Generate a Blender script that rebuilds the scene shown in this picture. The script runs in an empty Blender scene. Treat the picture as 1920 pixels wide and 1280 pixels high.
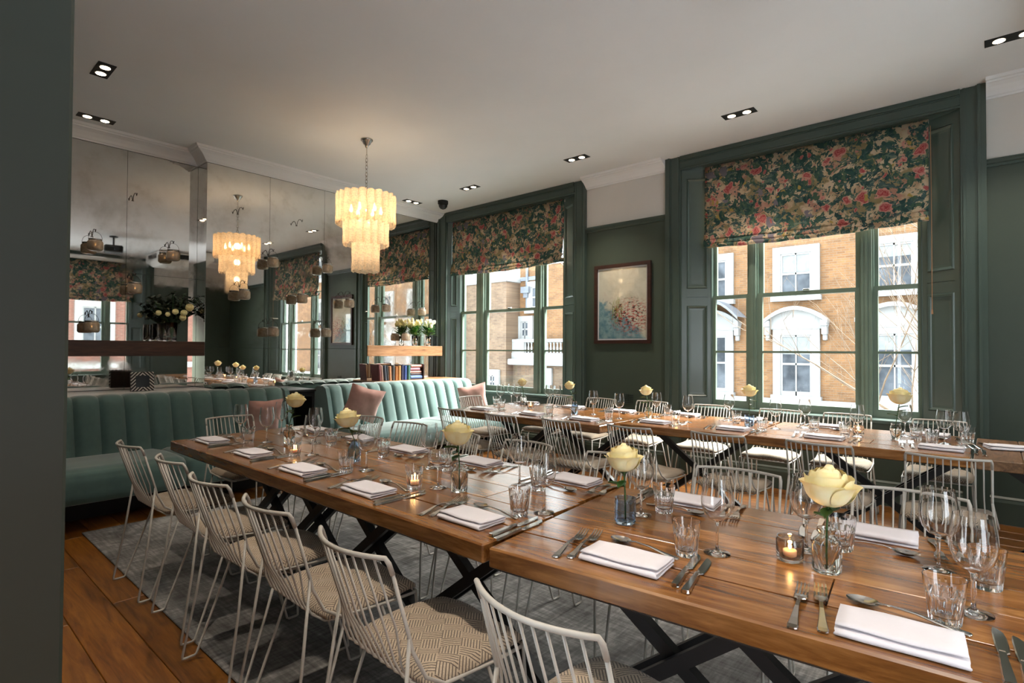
import bpy, math, random
from mathutils import Vector, Matrix
R = random.Random(7)
PI = math.pi
SC = bpy.context.scene
COL = SC.collection

# ---------------------------------------------------------------- camera
def setup_camera():
    yaw, pitch, roll = 0.720549, 0.0166448, 0.00534756
    cy, sy = math.cos(yaw), math.sin(yaw)
    fw, rt, up = Vector((-sy, cy, 0)), Vector((cy, sy, 0)), Vector((0, 0, 1))
    f2 = fw*math.cos(pitch) + up*math.sin(pitch)
    u2 = -fw*math.sin(pitch) + up*math.cos(pitch)
    r3 = rt*math.cos(roll) + u2*math.sin(roll)
    u3 = -rt*math.sin(roll) + u2*math.cos(roll)
    m = Matrix((r3, u3, -f2)).transposed().to_4x4()
    m.translation = Vector((0, 0, 1.35))
    cam = bpy.data.cameras.new('camera')
    cam.sensor_width = 36.0
    cam.lens = 36.0*1024.93/1920.0
    cam.clip_start = 0.05
    o = bpy.data.objects.new('camera', cam)
    COL.objects.link(o)
    o.matrix_world = m
    SC.camera = o
setup_camera()

# ---------------------------------------------------------------- world, light, exposure
WORLD_STRENGTH = 4.4
w = bpy.data.worlds.new('overcast_sky')
SC.world = w
w.use_nodes = True
bgn = w.node_tree.nodes['Background']
bgn.inputs[0].default_value = (0.85, 0.93, 1.0, 1)
bgn.inputs[1].default_value = WORLD_STRENGTH
SC.view_settings.view_transform = 'Standard'
SC.view_settings.look = 'None'
SC.view_settings.exposure = 1.14
SC.view_settings.gamma = 1.0
SC.view_settings.use_curve_mapping = False
SC.cycles.use_denoising = True
SC.cycles.max_bounces = 12
SC.cycles.adaptive_threshold = .02
SC.cycles.transmission_bounces = 12
SC.cycles.transparent_max_bounces = 24
SC.cycles.glossy_bounces = 6
SC.cycles.diffuse_bounces = 4
SC.cycles.sample_clamp_indirect = 6.0
SPOT_W = 26.0
sun = bpy.data.lights.new('hazy_sun', 'SUN')
sun.energy = 28.0
sun.angle = math.radians(50)
sun.color = (1.0, .97, .93)
so_ = bpy.data.objects.new('hazy_sun', sun)
COL.objects.link(so_)
so_.rotation_euler = Vector((-.5, -1.0, -1.0)).to_track_quat('-Z', 'Y').to_euler()
CHANDELIER_W = 1.5

# ---------------------------------------------------------------- materials
class NT:
    """small helper to wire shader nodes"""
    def __init__(s, name):
        s.m = bpy.data.materials.new(name)
        s.m.use_nodes = True
        s.t = s.m.node_tree
        s.p = s.t.nodes['Principled BSDF']
        s.out = s.t.nodes['Material Output']
    def n(s, typ, **kw):
        nd = s.t.nodes.new(typ)
        for k, v in kw.items():
            if k.startswith('i_'):
                key = k[2:]
                key = int(key) if key.isdigit() else key.replace('_', ' ')
                s.set(nd.inputs[key], v)
            else:
                setattr(nd, k, v)
        return nd
    def set(s, sock, v):
        if hasattr(v, 'is_output') or isinstance(v, bpy.types.NodeSocket):
            s.t.links.new(v, sock)
        else:
            if isinstance(v, tuple) and len(v) == 3 and sock.type == 'RGBA':
                v = v + (1,)
            sock.default_value = v
    def co(s, kind='Object', scale=(1, 1, 1), rot=(0, 0, 0)):
        tc = s.n('ShaderNodeTexCoord')
        mp = s.n('ShaderNodeMapping')
        s.t.links.new(tc.outputs[kind], mp.inputs[0])
        mp.inputs['Scale'].default_value = scale
        mp.inputs['Rotation'].default_value = rot
        return mp.outputs[0]
    def noise(s, vec, scale, detail=4, rough=.55, dist=0):
        nd = s.n('ShaderNodeTexNoise')
        s.set(nd.inputs['Vector'], vec)
        nd.inputs['Scale'].default_value = scale
        nd.inputs['Detail'].default_value = detail
        nd.inputs['Roughness'].default_value = rough
        nd.inputs['Distortion'].default_value = dist
        return nd.outputs[0]
    def ramp(s, fac, stops, interp='LINEAR'):
        nd = s.n('ShaderNodeValToRGB')
        nd.color_ramp.interpolation = interp
        e = nd.color_ramp.elements
        while len(e) < len(stops):
            e.new(0.5)
        for q, (pos, c) in zip(e, stops):
            q.position = pos
            q.color = (c, c, c, 1) if isinstance(c, (int, float)) else c + (1,)
        s.set(nd.inputs[0], fac)
        return nd.outputs[0]
    def mix(s, fac, a, b, typ='MIX'):
        nd = s.n('ShaderNodeMix', data_type='RGBA', blend_type=typ)
        s.set(nd.inputs[0], fac)
        s.set(nd.inputs[6], a)
        s.set(nd.inputs[7], b)
        return nd.outputs[2]
    def math(s, op, a, b=0.0):
        nd = s.n('ShaderNodeMath', operation=op)
        s.set(nd.inputs[0], a)
        s.set(nd.inputs[1], b)
        return nd.outputs[0]
    def bump(s, h, strength=.3, dist=.01):
        nd = s.n('ShaderNodeBump')
        nd.inputs['Strength'].default_value = strength
        nd.inputs['Distance'].default_value = dist
        s.set(nd.inputs['Height'], h)
        s.t.links.new(nd.outputs[0], s.p.inputs['Normal'])
    def base(s, c): s.set(s.p.inputs['Base Color'], c)
    def pr(s, **kw):
        for k, v in kw.items():
            s.set(s.p.inputs[k.replace('_', ' ')], v)
        return s.m

MATS = {}
def plain(name, c, rough=.5, metal=0.0, var=.12, scale=6, bump=0, bscale=80, **kw):
    if name in MATS: return MATS[name]
    t = NT(name)
    v = t.co()
    f = t.noise(v, scale)
    d = tuple(max(0, x*(1-var)) for x in c)
    l = tuple(min(1, x*(1+var)) for x in c)
    t.base(t.ramp(f, [(.3, d), (.7, l)]))
    if bump: t.bump(t.noise(v, bscale, 3), bump, .004)
    MATS[name] = t.pr(Roughness=rough, Metallic=metal, **kw)
    return MATS[name]

def wood(name, cs, rough=.3, coat=.25, stretch=(1.2, 14, 14), bump=.08):
    t = NT(name)
    oi = t.n('ShaderNodeObjectInfo')
    tc = t.n('ShaderNodeTexCoord')
    off = t.n('ShaderNodeVectorMath', operation='ADD')
    t.t.links.new(tc.outputs['Object'], off.inputs[0])
    sc = t.n('ShaderNodeVectorMath', operation='SCALE')
    cmb = t.n('ShaderNodeCombineXYZ')
    for i in range(3): t.t.links.new(oi.outputs['Random'], cmb.inputs[i])
    t.t.links.new(cmb.outputs[0], sc.inputs[0])
    sc.inputs['Scale'].default_value = 37.0
    t.t.links.new(sc.outputs[0], off.inputs[1])
    mp = t.n('ShaderNodeMapping')
    t.t.links.new(off.outputs[0], mp.inputs[0])
    mp.inputs['Scale'].default_value = stretch
    g1 = t.noise(mp.outputs[0], 1.6, 6, .62, 1.4)
    g2 = t.noise(mp.outputs[0], 7.0, 4, .6, .4)
    g = t.math('ADD', t.math('MULTIPLY', g1, .8), t.math('MULTIPLY', g2, .2))
    col = t.ramp(g, [(.30, cs[0]), (.47, cs[1]), (.62, cs[2])])
    hs = t.n('ShaderNodeHueSaturation')
    t.set(hs.inputs['Color'], col)
    t.set(hs.inputs['Value'], t.math('ADD', t.math('MULTIPLY', oi.outputs['Random'], .5), .75))
    t.base(hs.outputs[0])
    t.bump(g, bump, .006)
    return t.pr(Roughness=rough, Coat_Weight=coat, Coat_Roughness=.2)

M = {}
M['green'] = plain('green_wall_paint', (.040, .057, .042), .42, var=.06, scale=3, bump=.05, bscale=60)
M['green_trim'] = plain('green_gloss_trim_paint', (.052, .076, .064), .28, var=.06, scale=3)
M['green_sash'] = plain('green_sash_paint', (.13, .18, .14), .32, var=.08)
M['white_wall'] = plain('off_white_wall_paint', (.66, .62, .58), .7, var=.03, scale=2)
M['ceiling'] = plain('white_ceiling_paint', (.80, .795, .80), .75, var=.025, scale=1.2)
M['black_metal'] = plain('black_powder_coat', (.012, .012, .013), .38, var=.1)
M['black'] = plain('matt_black', (.008, .008, .008), .6, var=.1)
M['chair_metal'] = plain('warm_white_powder_coat', (.48, .445, .395), .38, var=.05, scale=20)
M['steel'] = plain('polished_cutlery_steel', (.62, .59, .55), .17, 1.0, var=.06, scale=30)
M['chrome'] = plain('brushed_chrome', (.55, .53, .50), .25, 1.0)
M['iron'] = plain('dark_iron_wire', (.05, .035, .03), .5, .6)
M['napkin'] = plain('white_linen_napkin', (.74, .70, .73), .85, var=.03, scale=9, bump=.15, bscale=400)
M['pink'] = plain('dusty_pink_velvet', (.50, .265, .22), .9, var=.15, scale=9, Sheen_Weight=.4)
M['stem'] = plain('green_stem', (.035, .10, .02), .5)
M['leaf'] = plain('rose_leaf', (.03, .10, .018), .45, var=.3, scale=12)
M['wax'] = plain('candle_wax', (.85, .62, .42), .5, Subsurface_Weight=.3)
M['shelf'] = None
M['white_plastic'] = plain('white_plastic', (.72, .70, .67), .4, var=.03)
M['stucco'] = plain('white_stucco', (.25, .25, .245), .8, var=.05, scale=1.5)
M['slate'] = plain('grey_slate', (.12, .13, .15), .6, var=.2)
M['bark'] = plain('grey_brown_bark', (.13, .088, .055), .8, var=.3, scale=5)
M['foliage'] = plain('dark_eucalyptus_leaf', (.018, .04, .016), .5, var=.5, scale=8)
M['tulip_leaf'] = plain('fresh_tulip_leaf', (.07, .20, .03), .45, var=.35, scale=10)
M['cream_petal'] = plain('cream_petal', (.82, .72, .36), .6, var=.1, scale=14)
M['white_petal'] = plain('white_petal', (.80, .78, .58), .6, var=.1, scale=14)

def rose_mat():
    t = NT('yellow_rose_petal')
    v = t.co()
    f = t.noise(v, 25, 3)
    t.base(t.ramp(f, [(.3, (.86, .70, .30)), (.7, (.94, .86, .55))]))
    return t.pr(Roughness=.55, Subsurface_Weight=.15, Subsurface_Radius=(.01, .008, .003))
M['rose'] = rose_mat()

def velvet(name, c):
    t = NT(name)
    v = t.co()
    f = t.noise(v, 5, 4, .6)
    t.base(t.ramp(f, [(.3, tuple(x*.82 for x in c)), (.7, tuple(x*1.15 for x in c))]))
    t.bump(t.noise(v, 300, 2), .1, .002)
    return t.pr(Roughness=.75, Sheen_Weight=.8, Sheen_Roughness=.4)
M['velvet'] = velvet('green_velvet', (.080, .150, .136))

M['table'] = wood('stained_oak_table', ((.060, .018, .004), (.215, .080, .018), (.38, .170, .048)), .25, .4, (1.0, 9, 9), .03)
M['table_rough'] = wood('rough_sawn_table', ((.045, .02, .008), (.17, .08, .03), (.28, .14, .06)), .5, .05, (14, 1.5, 14), .3)
M['floor'] = wood('oak_floor_plank', ((.055, .014, .0008), (.155, .050, .004), (.245, .092, .011)), .38, .12, (1.1, 12, 12))
M['shelf'] = wood('oak_shelf', ((.12, .05, .02), (.25, .12, .05), (.36, .19, .09)), .4, .1, (12, 1.2, 12))
M['shelf_dark'] = wood('dark_walnut_shelf', ((.03, .012, .006), (.075, .03, .015), (.12, .05, .026)), .4, .1, (12, 1.2, 12))
M['frame_wood'] = wood('dark_mahogany', ((.010, .004, .003), (.022, .007, .005), (.036, .011, .007)), .4, .1)

def glass(name, c=(1, 1, 1), rough=0.0, ior=1.45):
    t = NT(name)
    v = t.co()
    f = t.noise(v, 8, 2)
    t.base(t.ramp(f, [(.3, tuple(x*.97 for x in c)), (.7, c)]))
    return t.pr(Roughness=rough, Transmission_Weight=1.0, IOR=ior)
M['glass'] = glass('clear_glass')
M['blue_glass'] = glass('pale_blue_glass', (.60, .76, .95), .04)
M['clear_tex'] = glass('pressed_clear_glass', (.96, 1, .98), .02)
M['smoke_glass'] = glass('smoky_candle_glass', (.85, .80, .74), .05)

def pane_mat():
    t = NT('window_pane_glass')
    tr = t.n('ShaderNodeBsdfTransparent')
    tr.inputs[0].default_value = (.96, .98, .97, 1)
    gl = t.n('ShaderNodeBsdfGlossy')
    gl.inputs['Roughness'].default_value = .01
    lw = t.n('ShaderNodeLayerWeight')
    lw.inputs[0].default_value = .5
    mx = t.n('ShaderNodeMixShader')
    t.set(mx.inputs[0], t.math('ADD', t.math('MULTIPLY', t.math('POWER', lw.outputs['Facing'], 5.0), .9), .03))
    t.t.links.new(tr.outputs[0], mx.inputs[1])
    t.t.links.new(gl.outputs[0], mx.inputs[2])
    t.t.links.new(mx.outputs[0], t.out.inputs[0])
    return t.m
M['pane'] = pane_mat()

def mirror_mat():
    t = NT('antiqued_mirror')
    v = t.co('Object')
    a = t.noise(v, 1.1, 5, .6, .6)
    b = t.noise(v, 9, 5, .65)
    c = t.math('ADD', t.math('MULTIPLY', a, .75), t.math('MULTIPLY', b, .25))
    t.base(t.ramp(c, [(.30, (.50, .46, .40)), (.48, (.76, .74, .70)), (.7, (.84, .83, .80))]))
    t.set(t.p.inputs['Roughness'], t.ramp(c, [(.3, .16), (.46, .02), (.7, .008)]))
    return t.pr(Metallic=1.0)
M['mirror'] = mirror_mat()

def far_glass():
    t = NT('dark_house_window_glass')
    v = t.co('Object')
    t.base(t.ramp(t.noise(v, 1.3, 3), [(.35, (.03, .034, .04)), (.65, (.10, .11, .125))]))
    return t.pr(Roughness=.1, Specular_IOR_Level=.08)
M['far_glass'] = far_glass()

def brick_mat(name, c1, c2, mortar, axis='x'):
    t = NT(name)
    rot = (PI/2, 0, 0) if axis == 'x' else (PI/2, 0, PI/2)
    tc = t.n('ShaderNodeTexCoord')
    sx = t.n('ShaderNodeSeparateXYZ')
    t.t.links.new(tc.outputs['Object'], sx.inputs[0])
    cb = t.n('ShaderNodeCombineXYZ')
    t.t.links.new(sx.outputs[0 if axis == 'x' else 1], cb.inputs[0])
    t.t.links.new(sx.outputs[2], cb.inputs[1])
    b = t.n('ShaderNodeTexBrick')
    t.t.links.new(cb.outputs[0], b.inputs['Vector'])
    t.set(b.inputs['Color1'], c1); t.set(b.inputs['Color2'], c2); t.set(b.inputs['Mortar'], mortar)
    b.inputs['Scale'].default_value = 1.0
    b.inputs['Mortar Size'].default_value = .008
    b.inputs['Brick Width'].default_value = .225
    b.inputs['Row Height'].default_value = .075
    b.inputs['Bias'].default_value = -.2
    n = t.noise(cb.outputs[0], 1.5, 5, .7)
    t.base(t.mix(.8, b.outputs[0], t.ramp(n, [(.3, .55), (.65, 1.0)]), 'MULTIPLY'))
    return t.pr(Roughness=.85)
M['brick'] = brick_mat('yellow_stock_brick', (.20, .095, .033), (.132, .060, .020), (.165, .11, .068))
M['brick_brown'] = brick_mat('weathered_brown_brick', (.16, .10, .058), (.10, .056, .032), (.14, .11, .08))
M['brick_red'] = brick_mat('red_brick', (.36, .135, .085), (.27, .10, .07), (.35, .25, .2), 'y')

def rug_mat():
    t = NT('mottled_grey_rug')
    v = t.co('Object', (1, 1, 1))
    a = t.noise(v, 2.2, 6, .7, .5)
    s1 = t.noise(t.co('Object', (60, 6, 1)), 1, 3)
    s2 = t.noise(t.co('Object', (6, 60, 1)), 1, 3)
    st = t.math('MULTIPLY', t.math('ADD', s1, s2), .5)
    f = t.math('ADD', t.math('MULTIPLY', a, .55), t.math('MULTIPLY', st, .45))
    t.base(t.ramp(f, [(.38, (.060, .054, .050)), (.50, (.165, .157, .150)), (.61, (.36, .34, .32))]))
    t.bump(t.noise(v, 260, 2), .5, .004)
    return t.pr(Roughness=.95)
M['rug'] = rug_mat()

def weave_mat():
    t = NT('geometric_woven_fabric')
    v = t.co('Object', (1, 1, 1), (0, 0, PI/4))
    sx = t.n('ShaderNodeSeparateXYZ')
    t.set(sx.inputs[0], v)
    x, y = sx.outputs[0], sx.outputs[1]
    cell = .040
    def fl(a, k): return t.math('FLOOR', t.math('DIVIDE', a, k))
    par = t.math('MODULO', t.math('ABSOLUTE', t.math('ADD', fl(x, cell), fl(y, cell*1.5))), 2.0)
    def stripe(a):
        return t.math('GREATER_THAN', t.math('ABSOLUTE', t.math('SINE', t.math('MULTIPLY', a, PI/.0088))), .52)
    s = t.n('ShaderNodeMix', data_type='FLOAT')
    t.set(s.inputs[0], t.math('GREATER_THAN', par, .5))
    t.set(s.inputs[2], stripe(x)); t.set(s.inputs[3], stripe(y))
    n = t.noise(t.co(), 220, 2)
    light = t.ramp(n, [(.3, (.36, .275, .19)), (.7, (.50, .40, .295))])
    t.base(t.mix(s.outputs[0], (.105, .078, .06), light))
    t.bump(s.outputs[0], .35, .003)
    return t.pr(Roughness=.9, Sheen_Weight=.15)
M['weave'] = weave_mat()

def blind_mat():
    t = NT('floral_linen_blind')
    tc = t.co('Object')
    sx = t.n('ShaderNodeSeparateXYZ'); t.set(sx.inputs[0], tc)
    cb = t.n('ShaderNodeCombineXYZ')
    t.set(cb.inputs[0], sx.outputs[0]); t.set(cb.inputs[1], sx.outputs[2])
    v0 = cb.outputs[0]
    wn = t.n('ShaderNodeTexNoise'); t.set(wn.inputs['Vector'], v0); wn.inputs['Scale'].default_value = 9
    wn.inputs['Detail'].default_value = 3
    va = t.n('ShaderNodeVectorMath', operation='SCALE'); t.set(va.inputs[0], wn.outputs['Color']); va.inputs['Scale'].default_value = .16
    vd = t.n('ShaderNodeVectorMath', operation='ADD'); t.set(vd.inputs[0], v0); t.set(vd.inputs[1], va.outputs[0])
    v = vd.outputs[0]
    base = t.ramp(t.noise(v0, 9, 4), [(.36, (.36, .22, .13)), (.5, (.50, .375, .235)), (.66, (.54, .41, .29))])
    base = t.mix(t.ramp(t.noise(v, 4.4, 3), [(.53, 0.0), (.58, .8)]), base, (.17, .135, .05))
    base = t.mix(t.ramp(t.noise(v, 6.4, 2), [(.56, 0.0), (.60, .7)]), base, (.42, .18, .14))
    def leaves(scale, thr, rot, sc, cols):
        mp = t.n('ShaderNodeMapping'); t.set(mp.inputs[0], v); mp.inputs['Scale'].default_value = sc; mp.inputs['Rotation'].default_value = (0, 0, rot)
        vo = t.n('ShaderNodeTexVoronoi'); t.set(vo.inputs['Vector'], mp.outputs[0]); vo.inputs['Scale'].default_value = 1.0
        m1 = t.math('ADD', t.noise(v0, scale, 4, .65, 1.0), t.math('MULTIPLY', vo.outputs['Distance'], -.16))
        return t.ramp(m1, [(thr, 0.0), (thr+.012, 1.0)]), t.ramp(vo.outputs['Color'], cols)
    f1, c1 = leaves(7.0, .415, .5, (46, 20, 1), [(.2, (.010, .045, .042)), (.5, (.022, .075, .060)), (.75, (.06, .105, .055)), (.95, (.12, .16, .12))])
    base = t.mix(f1, base, c1)
    f2, c2 = leaves(11.0, .475, -.7, (24, 60, 1), [(.2, (.02, .055, .06)), (.6, (.07, .12, .10)), (.9, (.17, .19, .13))])
    base = t.mix(f2, base, c2)
    def flowers(scale, thr, r0, cols, alt):
        fv = t.n('ShaderNodeTexVoronoi'); t.set(fv.inputs['Vector'], v); fv.inputs['Scale'].default_value = scale
        pick = t.n('ShaderNodeSeparateColor'); t.set(pick.inputs[0], fv.outputs['Color'])
        on = t.math('GREATER_THAN', pick.outputs[0], thr)
        ring = t.math('ADD', fv.outputs['Distance'], t.math('MULTIPLY', t.noise(v0, 42, 2), .22))
        fm = t.math('MULTIPLY', on, t.ramp(ring, [(r0, 1.0), (r0+.04, 0.0)]))
        return fm, t.mix(t.math('GREATER_THAN', pick.outputs[1], .74), t.ramp(ring, cols), alt)
    RC = [(.12, (.45, .12, .09)), (.18, (.26, .012, .02)), (.25, (.48, .15, .13)), (.31, (.30, .025, .03)), (.40, (.52, .24, .19))]
    f3, c3 = flowers(6.5, .50, .42, RC, (.17, .145, .17))
    base = t.mix(f3, base, c3)
    f4, c4 = flowers(15.0, .66, .40, RC, (.34, .24, .06))
    base = t.mix(f4, base, c4)
    t.base(base)
    t.bump(t.noise(t.co('Object', (300, 300, 300)), 1, 2), .1, .002)
    return t.pr(Roughness=.85)
M['blind'] = blind_mat()

def painting_mat():
    t = NT('abstract_pond_painting')
    v = t.co('Object')
    sx = t.n('ShaderNodeSeparateXYZ'); t.set(sx.inputs[0], v)
    x, z = sx.outputs[0], sx.outputs[2]
    cb = t.n('ShaderNodeCombineXYZ'); t.set(cb.inputs[0], x); t.set(cb.inputs[1], z)
    p = cb.outputs[0]
    n1 = t.noise(p, 3.5, 6, .7, .6)
    base = t.ramp(n1, [(.3, (.50, .44, .36)), (.55, (.64, .58, .50)), (.7, (.56, .44, .38))])
    lo = t.math('ADD', t.math('MULTIPLY', z, -2.2), t.math('ADD', t.math('MULTIPLY', x, -1.4), t.math('MULTIPLY', n1, 1.1)))
    base = t.mix(t.ramp(lo, [(.88, 0.0), (1.2, .95)]), base, t.ramp(t.noise(p, 14, 4), [(.35, (.08, .20, .27)), (.65, (.28, .40, .44))]))
    def blob(cx, cz, rx, rz):
        a = t.math('POWER', t.math('ABSOLUTE', t.math('DIVIDE', t.math('SUBTRACT', x, cx), rx)), 2.0)
        b = t.math('POWER', t.math('ABSOLUTE', t.math('DIVIDE', t.math('SUBTRACT', z, cz), rz)), 2.0)
        return t.ramp(t.math('ADD', a, b), [(.15, 1.0), (1.0, 0.0)])
    st = t.noise(t.co('Object', (60, 1, 9)), 1, 3)
    g = t.math('MULTIPLY', blob(-.07, -.10, .10, .20), t.ramp(st, [(.45, 0.0), (.55, 1.0)]))
    base = t.mix(g, base, (.22, .24, .045))
    sp = t.noise(t.co('Object', (22, 1, 46)), 1, 4, .7)
    rd = t.math('MULTIPLY', blob(.12, -.16, .32, .26), t.ramp(sp, [(.49, 0.0), (.53, 1.0)]))
    base = t.mix(rd, base, t.ramp(t.noise(p, 22, 2), [(.38, (.07, .035, .03)), (.5, (.40, .075, .075)), (.64, (.62, .26, .22))]))
    dk = t.math('MULTIPLY', blob(.02, -.13, .32, .26), t.ramp(t.noise(t.co('Object', (16, 1, 40)), 1, 3), [(.60, 0.0), (.63, 1.0)]))
    base = t.mix(dk, base, (.05, .035, .03))
    t.base(base)
    return t.pr(Roughness=.12, Specular_IOR_Level=.6)
M['painting'] = painting_mat()

def emis(name, c, s):
    t = NT(name)
    t.base((.8, .7, .6))
    return t.pr(Emission_Color=c + (1,), Emission_Strength=s)
M['lamp'] = emis('warm_lamp_face', (1.0, .78, .52), 7.0)
M['bulb'] = emis('warm_bulb', (1.0, .66, .32), 9.0)
M['flame'] = emis('candle_flame', (1.0, .55, .18), 12.0)

def tube_glass():
    t = NT('amber_ripple_glass')
    v = t.co('Object')
    f = t.noise(v, 60, 3)
    tl = t.n('ShaderNodeBsdfTranslucent')
    t.set(tl.inputs[0], t.ramp(f, [(.3, (.93, .72, .50)), (.7, (1.0, .87, .70))]))
    df = t.n('ShaderNodeBsdfDiffuse'); t.set(df.inputs[0], (.85, .74, .6))
    tr = t.n('ShaderNodeBsdfTransparent'); t.set(tr.inputs[0], (1.0, .92, .8))
    gl = t.n('ShaderNodeBsdfGlossy'); gl.inputs['Roughness'].default_value = .15
    def mx(f_, a, b):
        m = t.n('ShaderNodeMixShader'); t.set(m.inputs[0], f_)
        t.t.links.new(a.outputs[0], m.inputs[1]); t.t.links.new(b.outputs[0], m.inputs[2]); return m
    a = mx(.22, tl, df)
    b = mx(t.ramp(f, [(.38, .12), (.62, .42)]), a, tr)
    c = mx(.10, b, gl)
    t.t.links.new(c.outputs[0], t.out.inputs[0])
    return t.m
M['tube_glass'] = tube_glass()

def jar_glass():
    t = NT('ribbed_amber_jar_glass')
    v = t.co('Object')
    f = t.noise(v, 40, 3)
    t.base(t.ramp(f, [(.3, (.52, .41, .29)), (.7, (.74, .62, .48))]))
    return t.pr(Roughness=.25, Metallic=.15, Transmission_Weight=.35)
M['jar'] = jar_glass()

def frame_print():
    t = NT('black_white_inlay')
    v = t.co('Object', (1, 1, 1))
    sx = t.n('ShaderNodeSeparateXYZ'); t.set(sx.inputs[0], v)
    a = t.math('ADD', t.math('ABSOLUTE', sx.outputs[1]), t.math('ABSOLUTE', sx.outputs[2]))
    s = t.math('GREATER_THAN', t.math('SINE', t.math('MULTIPLY', a, 190.0)), .25)
    t.base(t.mix(s, (.01, .008, .008), (.62, .58, .54)))
    return t.pr(Roughness=.4)
M['inlay'] = frame_print()
BOOKC = [(.10, .02, .02), (.35, .22, .18), (.03, .035, .05), (.02, .025, .03), (.42, .20, .10), (.05, .055, .06), (.33, .12, .03), (.38, .19, .06),
         (.02, .02, .06), (.03, .06, .22), (.025, .10, .08), (.30, .13, .10), (.25, .10, .13), (.42, .24, .2), (.05, .03, .03), (.06, .12, .28)]
for i, c in enumerate(BOOKC):
    M['book%d' % i] = plain('book_cloth_%d' % i, c, .6, var=.12, scale=30)
M['paper'] = plain('book_pages', (.62, .54, .42), .9, var=.06, scale=60)

# ---------------------------------------------------------------- mesh helpers
class MB:
    def __init__(s): s.v = []; s.f = []
    def add(s, vs, fs):
        b = len(s.v); s.v += [tuple(p) for p in vs]; s.f += [tuple(b+i for i in q) for q in fs]; return s
    def box(s, x0, x1, y0, y1, z0, z1):
        return s.add([(x0,y0,z0),(x1,y0,z0),(x1,y1,z0),(x0,y1,z0),(x0,y0,z1),(x1,y0,z1),(x1,y1,z1),(x0,y1,z1)],
                     [(0,3,2,1),(4,5,6,7),(0,1,5,4),(1,2,6,5),(2,3,7,6),(3,0,4,7)])
    def cbox(s, x0, x1, y0, y1, z0, z1, c=.004):
        """box with chamfered upper edges and slightly chamfered uprights"""
        o = [(x0+c,y0),(x1-c,y0),(x1,y0+c),(x1,y1-c),(x1-c,y1),(x0+c,y1),(x0,y1-c),(x0,y0+c)]
        k = c*1.2
        i = [(x0+k,y0+k),(x1-k,y0+k),(x1-k,y0+k),(x1-k,y1-k),(x1-k,y1-k),(x0+k,y1-k),(x0+k,y1-k),(x0+k,y0+k)]
        vs = [(x,y,z0+c) for x,y in o] + [(x,y,z1-c) for x,y in o] + [(i[0][0],i[0][1],z1),(i[2][0],i[2][1],z1),(i[4][0],i[4][1],z1),(i[6][0],i[6][1],z1)] + \
             [(i[0][0],i[0][1],z0),(i[2][0],i[2][1],z0),(i[4][0],i[4][1],z0),(i[6][0],i[6][1],z0)]
        fs = [(j,(j+1)%8,8+(j+1)%8,8+j) for j in range(8)]
        T = [16,17,18,19]; B = [20,21,22,23]
        fs += [(16,17,18,19),(23,22,21,20)]
        for q in range(4):
            a, b = 2*q, 2*q+1
            fs += [(8+a,8+b,T[(q+1)%4],T[q]), (b,a,B[q],B[(q+1)%4])]
            fs += [(8+b,8+(b+1)%8,T[(q+1)%4]), ((b+1)%8,b,B[(q+1)%4])]
        return s.add(vs, fs)
    def tube(s, path, r, n=8, cap=True, closed=False):
        P = [Vector(p) for p in path]
        m = len(P)
        rs = r if isinstance(r, (list, tuple)) else [r]*m
        prev = None; rings = []
        for i in range(m):
            if closed: t = (P[(i+1) % m]-P[i-1])
            else: t = (P[min(i+1,m-1)]-P[max(i-1,0)])
            t.normalize()
            if prev is None:
                a = Vector((0,0,1)) if abs(t.z) < .9 else Vector((1,0,0))
                u = t.cross(a).normalized()
            else:
                u = (prev - t*prev.dot(t)).normalized()
            prev = u; w_ = t.cross(u)
            rings.append([P[i]+(u*math.cos(2*PI*k/n)+w_*math.sin(2*PI*k/n))*rs[i] for k in range(n)])
        vs = [p for rg in rings for p in rg]
        fs = []
        for i in range(m if closed else m-1):
            a, b = i*n, ((i+1) % m)*n
            fs += [(a+k, a+(k+1)%n, b+(k+1)%n, b+k) for k in range(n)]
        if cap and not closed:
            fs += [tuple(range(n-1,-1,-1)), tuple(range((m-1)*n, m*n))]
        return s.add(vs, fs)
    def lathe(s, prof, n=24, off=(0,0,0), mod=None):
        vs = []
        for i, (r, z) in enumerate(prof):
            for k in range(n):
                a = 2*PI*k/n
                q = r*(mod(a, i, z) if mod else 1)
                vs.append((off[0]+q*math.cos(a), off[1]+q*math.sin(a), off[2]+z))
        fs = []
        for i in range(len(prof)-1):
            fs += [(i*n+k, i*n+(k+1)%n, (i+1)*n+(k+1)%n, (i+1)*n+k) for k in range(n)]
        if prof[0][0] > 1e-5: fs.append(tuple(range(n-1,-1,-1)))
        if prof[-1][0] > 1e-5: fs.append(tuple(range((len(prof)-1)*n, len(prof)*n)))
        return s.add(vs, fs)
    def grid(s, nu, nv, fn):
        vs = [fn(i/nu, j/nv) for j in range(nv+1) for i in range(nu+1)]
        return s.add(vs, [(j*(nu+1)+i, j*(nu+1)+i+1, (j+1)*(nu+1)+i+1, (j+1)*(nu+1)+i) for j in range(nv) for i in range(nu)])
    def bar(s, a, b, wx, wt, axis='x'):
        """box-section bar from a to b; wx = width along x, wt = thickness across"""
        a, b = Vector(a), Vector(b); d = (b-a).normalized(); x = Vector((1,0,0)) if axis == 'x' else Vector((0,1,0)); n = d.cross(x).normalized()
        vs = [p + x*sx*wx/2 + n*sn*wt/2 for p in (a,b) for sx, sn in ((-1,-1),(1,-1),(1,1),(-1,1))]
        return s.add(vs, [(0,3,2,1),(4,5,6,7),(0,1,5,4),(1,2,6,5),(2,3,7,6),(3,0,4,7)])
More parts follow.
